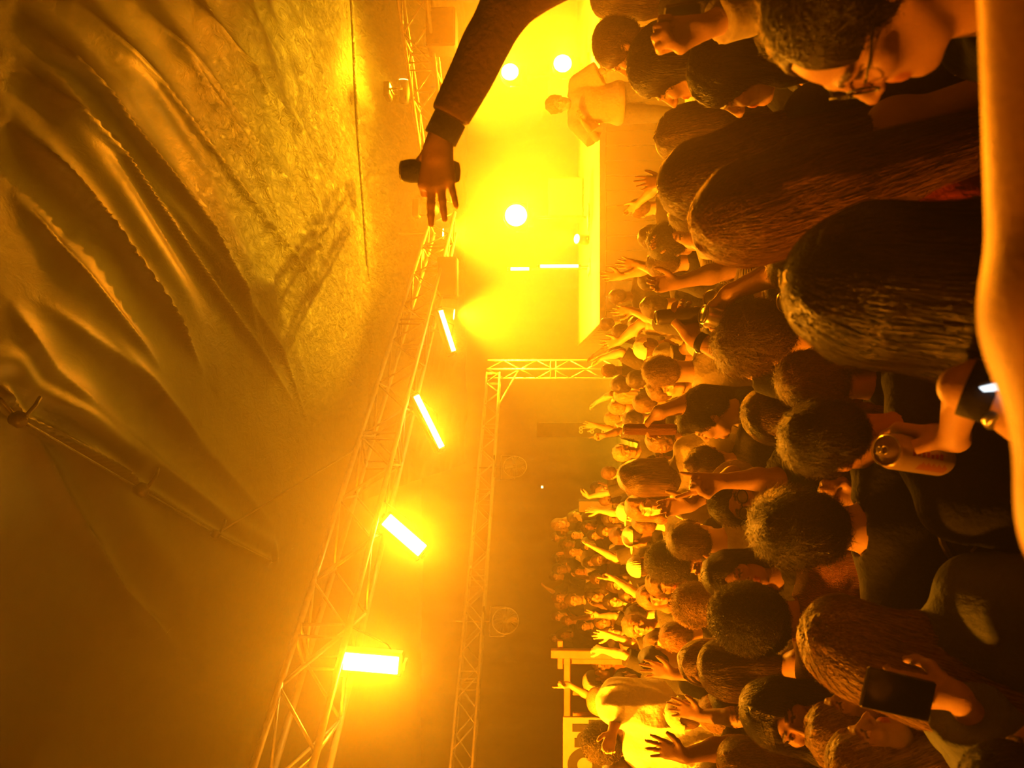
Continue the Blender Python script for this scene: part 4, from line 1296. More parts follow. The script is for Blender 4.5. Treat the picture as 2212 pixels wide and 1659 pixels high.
for (pt, d, pw, r, aim, cone), lb in zip(STAGE, SL):
    c = P(*pt, d); z = (Vector(aim)).normalized()
    Rm = frame3((0, 0, 1), z)
    t = rigid('spotlight', Matrix.Translation(c) @ Rm.to_4x4(), lb, 'spotlight', 'moving head spotlights of the stage')
    up_ = d < 14.5
    kid(MB().lathe([(.02, -.30), (r * .9, -.28), (r * 1.15, -.12), (r * 1.2, .08), (r * 1.12, .10)], (0, 0, 0), (0, 0, 1), 24), 'head', M_BLACK, t, True)
    kid(MB().lathe([(r, .100), (r * .96, .112), (r * .5, .122), (.0, .125)], (0, 0, 0), (0, 0, 1), 24), 'lens', M_GLOW, t, True)
    sg = 1 if up_ else -1
    kid(MB().tube([(-r * 1.3, 0, -.08), (-r * 1.35, sg * .22, -.08), (r * 1.35, sg * .22, -.08), (r * 1.3, 0, -.08)], .02, 8), 'yoke', M_STEEL, t, True)
    kid(MB().box((0, sg * .29, -.08), (.34, .12, .26), bev=.02), 'base', M_BLACK, t)
    if not up_:
        drop = c.z - 1.15 - .35
        if drop > .05: kid(MB().tube([(0, -.35, -.08), (0, -.35 - drop, -.08)], .03, 10).lathe([(.28, 0), (.28, .03), (.04, .05)], (0, -.35 - drop, -.08), (0, 1, 0), 20), 'floor_stand', M_STEEL, t, True)
    else:
        kid(MB().tube([(0, .35, -.08), (0, min(.35 + max(0, TZ - .2 - c.z), 1.2), -.08)], .02, 8), 'hook', M_STEEL, t)

for (c, t_, pw), lb in zip(HAZE_FILL, ('lamp added to fill the haze, in the stage roof in the middle of the stage', 'lamp added to fill the haze, in the stage roof farthest from the stage corner', 'lamp added to fill the haze, in the stage roof right by the stage corner')):
    z = (Vector(t_) - Vector(c)).normalized(); r = .12
    t = rigid('haze_fill_light', Matrix.Translation(Vector(c) - z * .2) @ frame3((0, 1, 0), z).to_4x4(), lb, 'stage lamp', 'lamps added to fill the stage haze')
    kid(MB().lathe([(.03, -.22), (r, -.2), (r * 1.1, .08), (r * 1.05, .10)], (0, 0, 0), (0, 0, 1), 20), 'head', M_BLACK, t, True)
    kid(MB().lathe([(r * .95, .1), (0, .105)], (0, 0, 0), (0, 0, 1), 20), 'lens', M_GLOW2, t, True)
    ti = t.matrix_world.inverted()
    kid(MB().tube([(0, 0, -.2), ti @ Vector((c[0], c[1], 5.85 - .18 * (c[1] - 12.8)))], .02, 8), 'hook', M_STEEL, t)

for (c, t_, pw), lb in zip(ROOF_FILL, ('low uplight added to brighten the roof cloth, near the middle of the stage', 'low uplight added to brighten the roof cloth, near the right end of the stage')):
    z = (Vector(t_) - Vector(c)).normalized(); r = .10
    t = rigid('roof_fill_light', Matrix.Translation(Vector(c) - z * .16) @ frame3((1, 0, 0), z).to_4x4(), lb, 'stage lamp', 'uplights added to brighten the roof cloth')
    kid(MB().lathe([(.03, -.18), (r, -.16), (r * 1.1, .08), (r * 1.05, .10)], (0, 0, 0), (0, 0, 1), 20), 'head', M_BLACK, t, True)
    kid(MB().lathe([(r * .95, .1), (0, .105)], (0, 0, 0), (0, 0, 1), 20), 'lens', M_GLOW2, t, True)
    ti = t.matrix_world.inverted()
    kid(MB().tube([(0, 0, -.10), ti @ Vector((c[0], c[1], 1.16))], .03, 8), 'foot', M_STEEL, t)

def tube_light(p, q, label):
    a, b = Vector(p), Vector(q); t = empty('tube_light', b if b.z < a.z else a, label, 'tube light', 'upright tube lights on the stage')
    o = t.location
    kid(MB().tube([a - o, b - o], .030, 12), 'tube', M_GLOW2, t, True)
    kid(MB().tube([(a - o) * 1.02, (a - o) * 1.02 + Vector((0, 0, .05))], .036, 12).tube([b - o, b - o - Vector((0, 0, .05))], .036, 12), 'end_cap', M_BLACK, t, True)
    z0 = b.z - 1.15
    if z0 > .1: kid(MB().tube([b - o + Vector((0, .05, .3)), b - o + Vector((0, .05, -z0))], .014, 8).lathe([(.16, 0), (.16, .015), (.02, .03)], b - o + Vector((0, .05, -z0)), (0, 0, 1), 16), 'stand', M_STEEL, t, True)
    return t
a = P(1167, 575, 15.2); b_ = P(1249, 572, 15.2); tube_light(a, Vector((a.x, a.y, b_.z)), 'longer white upright tube light on the stage')
a = P(1103, 581, 15.6); b_ = P(1143, 578, 15.6); tube_light(a, Vector((a.x, a.y, b_.z)), 'shorter upright tube light standing higher than the long one')

# ------------------------------------------------------------------ stage
MB_ = MB().box((6.0, 16.5, 1.10), (10.0, 7.4, .10), bev=.01)
st = empty('stage', (6.0, 16.5, 0), 'long dark stage deck behind the crowd, its edge a sharp line against the glow', 'stage')
kid(MB().box((0, 0, 1.10), (10.0, 7.4, .10), bev=.01), 'deck', M_STAGE, st)
sk = MB()
for i in range(40): sk.box((-4.9 + i * .25, -3.62 + (.02 if i % 2 else 0), .52), (.24, .03, 1.04), bev=.01)
kid(sk, 'skirt', M_SKIRT, st)
sk = MB()
for i in range(28): sk.box((-4.93 + (.02 if i % 2 else 0), -3.5 + i * .25, .52), (.03, .24, 1.04), bev=.01)
kid(sk, 'side_skirt', M_SKIRT, st)
# low step in front of the stage that carries the performer
px_, py_ = MADE[-1][0].location.x, MADE[-1][0].location.y
tag(MB().box((px_, py_, .21), (1.2, .8, .42), bev=.02).build('riser', M_STAGE), 'low black step in front of the stage under the performer in torn jeans', 'riser')
# speakers and flown boxes in the glow
def speaker(c, size, label, z0=None, hang=None):
    c = Vector(c); w_, d_, h_ = size
    t = empty('speaker', (c.x, c.y, c.z - h_ / 2), label, 'speaker', 'black speaker cabinets around the stage')
    kid(MB().box((0, 0, h_ / 2), size, bev=.02), 'cabinet', M_BLACK, t)
    kid(MB().box((0, -d_ / 2 - .008, h_ / 2), (w_ * .9, .012, h_ * .9), bev=.004), 'grille', M_STEEL, t)
    if hang: kid(MB().tube([(-w_ * .3, 0, h_), (-w_ * .3, 0, h_ + hang)], .012, 6).tube([(w_ * .3, 0, h_), (w_ * .3, 0, h_ + hang)], .012, 6), 'rigging', M_STEEL, t)
    return t
c = P(955, 70, 11.0); speaker(c, (.55, .4, .42), 'boxy dark speaker hanging from the truss behind the raised sleeve', hang=TZ - .2 - c.z - .21)
c = P(968, 600, 11.95); speaker(c, (.62, .3, .30), 'slim dark cabinet hanging under the truss next to the small light bar', hang=max(.1, TZ - .25 - c.z - .15))
for x_, y_, n_, lb in ((4.2, 17.6, 2, 'lower'), (7.0, 18.2, 2, 'upper')):
    speaker((x_, y_, 1.15 + .40), (.9, .6, .8), 'black speaker cabinet standing on the stage in the glare, %s one in the photo' % ('middle' if x_ < 5 else 'topmost'))

# ------------------------------------------------------------------ fans, cables and odd lamps under the slim truss
def fan(c, r, label, ax=(.55, -.8, .1)):
    t = rigid('round_fan', Matrix.Translation(c) @ frame3((0, 0, 1), ax).to_4x4(), label, 'fan', 'round fans under the slim truss')
    g = MB()
    for k in range(28):
        a_ = 2 * math.pi * k / 28
        g.tube([(r * .16 * math.cos(a_), r * .16 * math.sin(a_), .075), (r * .7 * math.cos(a_), r * .7 * math.sin(a_), .07), (r * math.cos(a_), r * math.sin(a_), .0)], .003, 4, False)
    kid(g, 'guard', M_ALU, t)
    kid(MB().tube([(r * math.cos(q), r * math.sin(q), .0) for q in [2 * math.pi * k / 36 for k in range(37)]], .010, 6, False), 'rim', M_ALU, t, True)
    kid(MB().lathe([(.0, .06), (r * .16, .055), (r * .18, -.08), (.0, -.09)], (0, 0, 0), (0, 0, 1), 16), 'motor', M_STEEL, t, True)
    bl = MB()
    for k in range(4):
        a_ = math.pi / 2 * k
        d_ = Vector((math.cos(a_), math.sin(a_), 0)); e_ = Vector((-math.sin(a_), math.cos(a_), 0))
        bl.add([d_ * r * .16 - e_ * .03, d_ * r * .16 + e_ * .03 + Vector((0, 0, .02)), d_ * r * .85 + e_ * r * .3 + Vector((0, 0, .03)), d_ * r * .88 - e_ * r * .1], [(0, 1, 2, 3)])
    kid(bl, 'blade', M_STEEL, t)
    kid(MB().tube([(-r * 1.1, 0, -.03), (-r * 1.15, r * 1.2, -.05), (r * 1.15, r * 1.2, -.05), (r * 1.1, 0, -.03)], .016, 8), 'yoke', M_STEEL, t)
    kid(MB().box((0, IZ - .15 - c.z, -.05), (.36, .03, .36), bev=.004), 'clamp_plate', M_STEEL, t)
    kid(MB().tube([(0, r * 1.2, -.05), (0, r * 1.2 + .30, -.05), Vector((0, r * 1.2 + .52, -.05))], .012, 8), 'hook', M_STEEL, t)
    return t
fan(P(1092, 1341, 11.75), .20, 'round caged fan hanging under the slim truss above the far crowd')
fan(P(1112, 1008, 14.5), .22, 'faint round fan lost in the yellow haze under the slim truss')
def cable(pts, r, label, cat='cable', m=M_BLACK):
    pts = [Vector(p) for p in pts]
    return tag(MB().tube(pts, r, 8).build('cable', m, smooth=True), label, cat)
a, b_ = P(468, 1153, 7.55), P(782, 962, 8.9)
cable([a, b_], .010, 'taut thin cable from the roof seam to the long truss', m=M_ALU)
cable([P(0, 862, 4.55), P(36, 903, 4.75), P(300, 1056, 5.9), P(466, 1154, 7.5), P(580, 1210, 8.6)], .012, 'thin seam cord along the roof with knots where the fabric gathers', 'cord', M_TENT)
def knot(c, r, label):
    t = empty('roof_tie', c, label, 'tie', 'ties gathering the roof fabric')
    kid(MB().lathe([(0, -r), (r * .8, -r * .6), (r, 0), (r * .55, r * .9), (0, r * 1.1)], (0, 0, 0), (0, 0, 1), 12), 'knot', M_TENT, t, True)
    kid(MB().tube([(0, 0, -r * .5), (r * 1.6, r, -r * 1.3), (r * 2.4, r * 2.2, -r)], r * .25, 6), 'strap_end', M_TENT, t, True)
knot(P(40, 906, 4.70), .055, 'knotted gather in the dark roof near the left edge of the photo')
knot(P(306, 1058, 5.80), .06, 'knotted gather in the middle of the roof seam')
knot(P(466, 1154, 7.42), .05, 'small tie where the taut cable leaves the roof')
cable([Vector((.33, 17.2, IZ - .55)), Vector((.33, 17.2, IZ - .5)) * .5 + Vector((-.55, 16.0, IZ - .13)) * .5, Vector((-.55, 15.87, IZ - .1))], .02, 'short diagonal strut in the corner between slim truss and truss leg', 'strut', M_ALU)

# ------------------------------------------------------------------ wooden frame, signs and board on the left side of the hall
WF = rigid('wooden_frame', Matrix.Translation((0, 0, 0)), 'reddish painted wooden post and rail frame standing at the side of the crowd', 'wooden frame')
d0 = 8.2
p0 = P(1190, 1411, d0)
R = Matrix.Rotation(math.radians(12), 3, 'Z')
def wbox(x, y, z, sx, sy, sz, name='beam'):
    o = kid(MB().box((0, 0, 0), (sx, sy, sz), bev=.006), name, M_WOOD, WF); o.location = (x, y, z); return o
X0, Y0, Z0 = p0.x, p0.y, p0.z
wbox(X0, Y0, Z0 / 2, .085, .085, Z0, 'post')
wbox(X0 - .11, Y0 + .10, Z0 / 2 - .04, .06, .06, Z0 - .08, 'post')
wbox(X0 - .03, Y0 + .06, Z0 - .10, .30, .06, .055, 'cross_piece')
xl = P(1225, 1545, d0).x; zr = P(1225, 1480, d0).z
wbox((X0 + xl) / 2 - .05, Y0 + .02, zr, X0 - xl, .05, .065, 'rail')
wbox(P(1240, 1497, d0).x, Y0 + .02, zr / 2 - .03, .045, .045, zr - .06, 'post')
wbox(xl, Y0 + .02, zr / 2 - .03, .05, .05, zr - .06, 'post')
# white sign with black letters: what shows is a flat bar over a stem and a round letter below, cut by the picture edge
M_SIGN = mat('sign_white', (.26, .25, .23), rough=.6); M_INK = mat('sign_black', (.01, .01, .01), rough=.7)
sx0, sx1 = P(1230, 1550, 7.6).x, P(1230, 1760, 7.6).x; zt = P(1216, 1600, 7.6).z; zb = 1.18; sy = P(1230, 1600, 7.6).y
sg = empty('sign_board', ((sx0 + sx1) / 2, sy, 0), 'white sign board with large black rounded lettering, cut by the bottom edge of the photo', 'sign')
kid(MB().box((0, .02, (zt + zb) / 2), (sx0 - sx1, .03, zt - zb), bev=.004), 'panel', M_SIGN, sg)
kid(MB().box((-.45, .03, zb / 2), (.05, .05, zb)).box((.40, .03, zb / 2), (.05, .05, zb)), 'legs', M_STEEL, sg)
def arcq(cx, cz, r0, r1, a0, a1, n=28):
    v = []; f = []
    for k in range(n + 1):
        a_ = a0 + (a1 - a0) * k / n
        for r_ in (r0, r1): v += [(cx + r_ * math.cos(a_), -.004, cz + r_ * math.sin(a_)), (cx + r_ * math.cos(a_), .008, cz + r_ * math.sin(a_))]
    for k in range(n):
        i = k * 4; f += [(i, i + 4, i + 6, i + 2), (i + 1, i + 3, i + 7, i + 5), (i, i + 1, i + 5, i + 4), (i + 2, i + 6, i + 7, i + 3)]
    return v, f
sxp = lambda yi: P(1230, yi, 7.6).x - (sx0 + sx1) / 2
szp = lambda xi: P(xi, 1600, 7.6).z
lt = MB(); v, f = arcq(sxp(1652), szp(1263), .075, .17, 0, 2 * math.pi); lt.add(v, f); kid(lt, 'letter', M_INK, sg)
lt = MB(); lt.box((sxp(1572), .0, szp(1258)), (.075, .012, .20)); lt.box((sxp(1566), .0, szp(1300)), (.10, .012, .26))
v, f = arcq(sxp(1596), szp(1262), .0, .075, 0, 2 * math.pi); lt.add(v, f); lt.box((sxp(1604), 0, szp(1254)), (.09, .012, .12)); kid(lt, 'letter', M_INK, sg)

# upright pale board in the far crowd, and dim banner with light lettering
c = P(1276, 1092, 11.2)
bd = empty('display_board', (c.x, c.y, 0), 'pale upright board with one bright edge rising out of the far crowd', 'board')
zt = P(1250, 1092, 11.2).z
kid(MB().box((0, 0, zt / 2 + .55), (.16, .22, zt - 1.1), bev=.006), 'panel', M_SIGN, bd)
kid(MB().box((0, 0, .56), (.05, .05, 1.12)).box((0, 0, .02), (.5, .4, .04)), 'stand', M_STEEL, bd)
c = P(1283, 929, 16.0)
bn = empty('banner', (c.x, c.y, 0), 'narrow dim banner with pale rounded letter shapes in the haze', 'banner')
kid(MB().box((0, .02, 1.1), (.30, .02, 2.2)), 'cloth', M_SKIRT, bn)
M_PALE = mat('banner_print', (.8, .75, .6), rough=.7)
for k in range(4):
    lt = MB(); zc = P(1255 + k * 24, 929, 16.0).z
    for s_ in (-1, 1):
        v, f = arcq(s_ * .035, zc, .018, .042, 0, 2 * math.pi, 14); lt.add([(q[0], q[1] - .002, q[2]) for q in v], f)
    kid(lt, 'letter', M_PALE, bn)
# guide lines on the far wall cloth
tag(MB().box((0, 0, 0), (.05, .05, .05)).build('wall_lamp', mat('tiny_lamp', (1, 1, 1), emit=(1, .7, .2), es=6)), 'tiny glowing lamp on the far side wall below the slim truss', 'lamp').location = P(1171, 1052, 19.0)

# ------------------------------------------------------------------ things in the hands
M_CAN = mat('can_aluminium', (.75, .72, .68), rough=.28, metal=.9)
M_CANP = mat('can_print_white', (.55, .42, .34), rough=.35, metal=.3)
M_CANR = mat('can_print_red', (.35, .04, .02), rough=.4)
M_PHONE = mat('phone_glass', (.008, .008, .010), rough=.12, spec=.8)
M_SCREEN = mat('lit_screen', (.02, .02, .02), emit=(.80, .92, 1.0), es=1.6)
def can(M, r, Ln, label, m=None, n=40, print_=False, name='drink_can'):
    """M: origin at the middle of the base, z up the can"""
    t = rigid(name, M, label, 'can', 'drink cans held up in the crowd')
    m = m or M_CANP
    kid(MB().lathe([(r * .74, .004), (r * .80, 0), (r * .90, .006), (r, .016), (r, Ln - .018), (r * .93, Ln - .008), (r * .86, Ln - .002)], (0, 0, 0), (0, 0, 1), n), 'body', m, t, True)
    kid(MB().lathe([(r * .86, Ln - .003), (r * .87, Ln + .001), (r * .82, Ln + .0005), (r * .79, Ln - .005), (0, Ln - .005)], (0, 0, 0), (0, 0, 1), n), 'lid', M_CAN, t, True)
    if print_:
        tb = MB()
        tb.tube([(r * .22 * math.cos(a_), r * .08 + r * .20 * math.sin(a_), Ln - .001) for a_ in [2 * math.pi * k / 18 for k in range(19)]], .0018, 6)
        tb.tube([(r * .15 * math.cos(a_), r * .40 + r * .15 * math.sin(a_), Ln - .001) for a_ in [2 * math.pi * k / 18 for k in range(19)]], .0018, 6)
        kid(tb, 'pull_tab', M_CAN, t, True)
        op = MB(); op.lathe([(r * .34, 0), (0, .0004)], (0, -r * .40, Ln - .0045), (0, 0, 1), 20)
        op.v = [(x * 1.25, y, z) for x, y, z in op.v]; kid(op, 'opening', M_INK, t)
        kid(MB().tube([(r * .62 * math.cos(a_), r * .62 * math.sin(a_), Ln - .004) for a_ in [2 * math.pi * k / 30 for k in range(31)]], .0012, 5), 'lid_ring', M_CAN, t, True)
        # red band of script-like marks and a column of small dark print down the side
        pr = MB(); rr_ = r * 1.004
        def patch(a0, a1, z0, z1, mbx):
            v = []; k_ = 6
            for j in range(k_ + 1):
                a_ = a0 + (a1 - a0) * j / k_
                v += [(rr_ * math.cos(a_), rr_ * math.sin(a_), z0), (rr_ * math.cos(a_), rr_ * math.sin(a_), z1)]
            mbx.add(v, [(2 * j, 2 * j + 2, 2 * j + 3, 2 * j + 1) for j in range(k_)])
        for k in range(7): patch(-1.62 + .02 * (k % 2), -1.30 - .05 * (k % 3), .050 + k * .013, .060 + k * .013, pr)
        kid(pr, 'red_print', M_CANR, t)
        pr = MB()
        for k in range(16): patch(-2.45, -2.05 + .08 * (k % 3), .028 + k * .0052, .0310 + k * .0052, pr)
        kid(pr, 'small_print', M_CANR, t)
    return t
A = CAN_A
Xc = (Vector((0, -1, 0)) - A * Vector((0, -1, 0)).dot(A)).normalized(); Yc = A.cross(Xc)
Mc = Matrix((Yc, -Xc, A)).transposed().to_4x4() if Yc.cross(-Xc).dot(A) > 0 else Matrix((-Yc, -Xc, A)).transposed().to_4x4()
can(Matrix.Translation(CAN_T - A * .168) @ Mc, .033, .168, 'large opened drink can tilted to the camera, held beside the sleek dark hair', print_=True, n=56)

def held(ret, side, label, r=.033, Ln=.125, f=.066, out=.040, shift=-.5, m=None, flip=1, name='drink_can'):
    root, HF, AR, q, a, rp, d = ret
    S_, E, Wt, HR = AR[side]
    X_, Y_, Z_ = [Vector(to_world(rp, a, Wt + HR[:, i]) - to_world(rp, a, Wt)) for i in range(3)]
    W = to_world(rp, a, Wt)
    ax = X_ * flip
    M = Matrix((Y_, ax.cross(Y_), ax)).transposed().to_4x4()
    c = W + Y_ * f - Z_ * out + ax * Ln * shift
    return can(Matrix.Translation(c) @ M, r, Ln, label, m, name=name)

held(RA, 0, 'slim dark can gripped by thumb and first finger of the stretched hand', r=.025, Ln=.125, f=.055, out=.034, shift=-.30, m=CLOTH['charcoal'])
held(P_TALL, 0, 'tall dark can held up by the bare arm with a watch', r=.026, Ln=.17, m=M_STEEL, shift=-.35)
held(P_TUBE, 1, 'slim pale tube held up by the hand from the black sleeve', r=.024, Ln=.22, m=CLOTH['rust'], shift=-.35)
held(P_DRINK, 1, 'can lifted to the mouth of the person in sunglasses', r=.030, Ln=.14, m=M_CANP, shift=-.4)
held(P_TWO, 1, 'shiny can in the raised hand behind the striped sleeve', r=.033, Ln=.12, m=M_CAN)
def slab(c, u, v, su, sv, th, label, lit=False, name='phone'):
    """c centre, u along the long side, v along the short side"""
    u = Vector(u).normalized(); v = Vector(v); v = (v - u * v.dot(u)).normalized(); n = u.cross(v)
    if (CAM - Vector(c)).dot(n) < 0: n = -n; v = -v
    t = rigid(name, Matrix.Translation(c) @ Matrix((v, -u, n)).transposed().to_4x4() if False else Matrix.Translation(c) @ Matrix((u, v, n)).transposed().to_4x4(), label, 'phone', 'phones in hands')
    kid(MB().box((0, 0, 0), (su, sv, th), bev=.003), 'case', M_STEEL if not lit else M_BLACK, t)
    kid(MB().box((0, 0, th / 2 + .0003), (su * .965, sv * .94, .001)), 'screen', M_SCREEN if lit else M_PHONE, t)
    kid(MB().box((0, sv / 2, 0), (su * .12, .002, th * .4)), 'side_button', M_CAN, t)
    return t
a, b_ = P(1862, 1482, 1.33), P(2015, 1517, 1.36)
slab((a + b_) / 2, b_ - a, P(1945, 1545, 1.33) - P(1930, 1460, 1.33), .142, .070, .009, 'black phone lifted beside the long pale blond hair')
a, b_ = P(2162, 812, .80), P(2235, 880, .84)
slab((a + b_) / 2 , b_ - a, P(2190, 880, .84) - P(2190, 800, .78), .075, .05, .009, 'phone with a white lit screen at the right edge', True)
c = P(1500, 25, 1.66)
slab(c, P(1400, 40, 1.66) - P(1500, 20, 1.66), (.0, -.6, .8), .14, .07, .009, 'dark phone inside the raised fist at the top edge')
Mf = lambda p, ax: Matrix.Translation(p) @ frame3(Vector(ax).orthogonal(), Vector(ax)).to_4x4()
def vcan(px, tilt, label, r=.033, Ln=.12, m=None):
    z = Vector(tilt).normalized(); y = z.orthogonal().normalized(); x = y.cross(z)
    c = P(*px)
    return can(Matrix.Translation(c - z * Ln) @ Matrix((x, y, z)).transposed().to_4x4(), r, Ln, label, m)
vcan((1722, 606, 1.95), (-.1, -.7, .7), 'shiny can top beside the edge of the sleek dark hair', m=M_CAN)
vcan((1690, 652, 2.15), (-.1, -.3, .9), 'dark can with bright lid held next to the other can by the dark hair', m=M_STEEL)
vcan((1536, 645, 2.42), (0, -.8, .6), 'round bright can end in the hand with two cans', m=M_CAN)
# watches and bands
def band(ret, side, t_, r, wd, m, label, name='wristband', watch=False):
    root, HF, AR, q, a, rp, d = ret
    S_, E, Wt, HR = AR[side]
    c = Wt + (E - Wt) * t_; ax = Vector((Wt - E)).normalized()
    x = ax.orthogonal().normalized()
    mb = MB().tube([Vector(c) - ax * wd / 2, Vector(c) + ax * wd / 2], r, 20)
    o = kid(mb, name, m, root, True); o['label'] = label
    if watch: kid(MB().lathe([(.018, 0), (.018, .008), (.015, .010), (0, .010)], Vector(c) + Vector(HR[:, 2]) * r * .95, Vector(HR[:, 2]), 20), 'watch_face', M_CAN, o, True)
band(RA, 0, .10, .036, .045, CLOTH['black'], 'black wristband')
band(NP, 0, .14, .033, .03, CLOTH['black'], 'black watch', 'watch', True)
band(P_TALL, 0, .16, .031, .025, CLOTH['black'], 'dark watch', 'watch', True)
# round print on the back of the black t-shirt and watch of the white arm
root = P_BACK[0]
pb = P_BACK[3](0, -.15, 1.23)
pr = MB()
for k, (r0, r1, mm) in enumerate(((.0, .075, 0), (.09, .1, 0))):
    v, f = arcq(0, 0, r0, r1, 0, 2 * math.pi, 30); pr.add([(q_[0], q_[1] - .0, q_[2]) for q_ in v], f)
o = kid(pr, 'back_print', CLOTH['olive'], root); o.location = Vector(pb)
rr2 = random.Random(4)
for k in range(14):
    a_ = rr2.uniform(0, 6.28); r_ = rr2.uniform(.01, .06); l_ = rr2.uniform(.01, .03)
    p_ = Vector((r_ * math.cos(a_), -.006, r_ * math.sin(a_)))
    o = kid(MB().tube([p_, p_ + Vector((rr2.uniform(-l_, l_), 0, rr2.uniform(-l_, l_)))], .0035, 5), 'print_mark', CLOTH['cream'], root); o.location = Vector(pb)

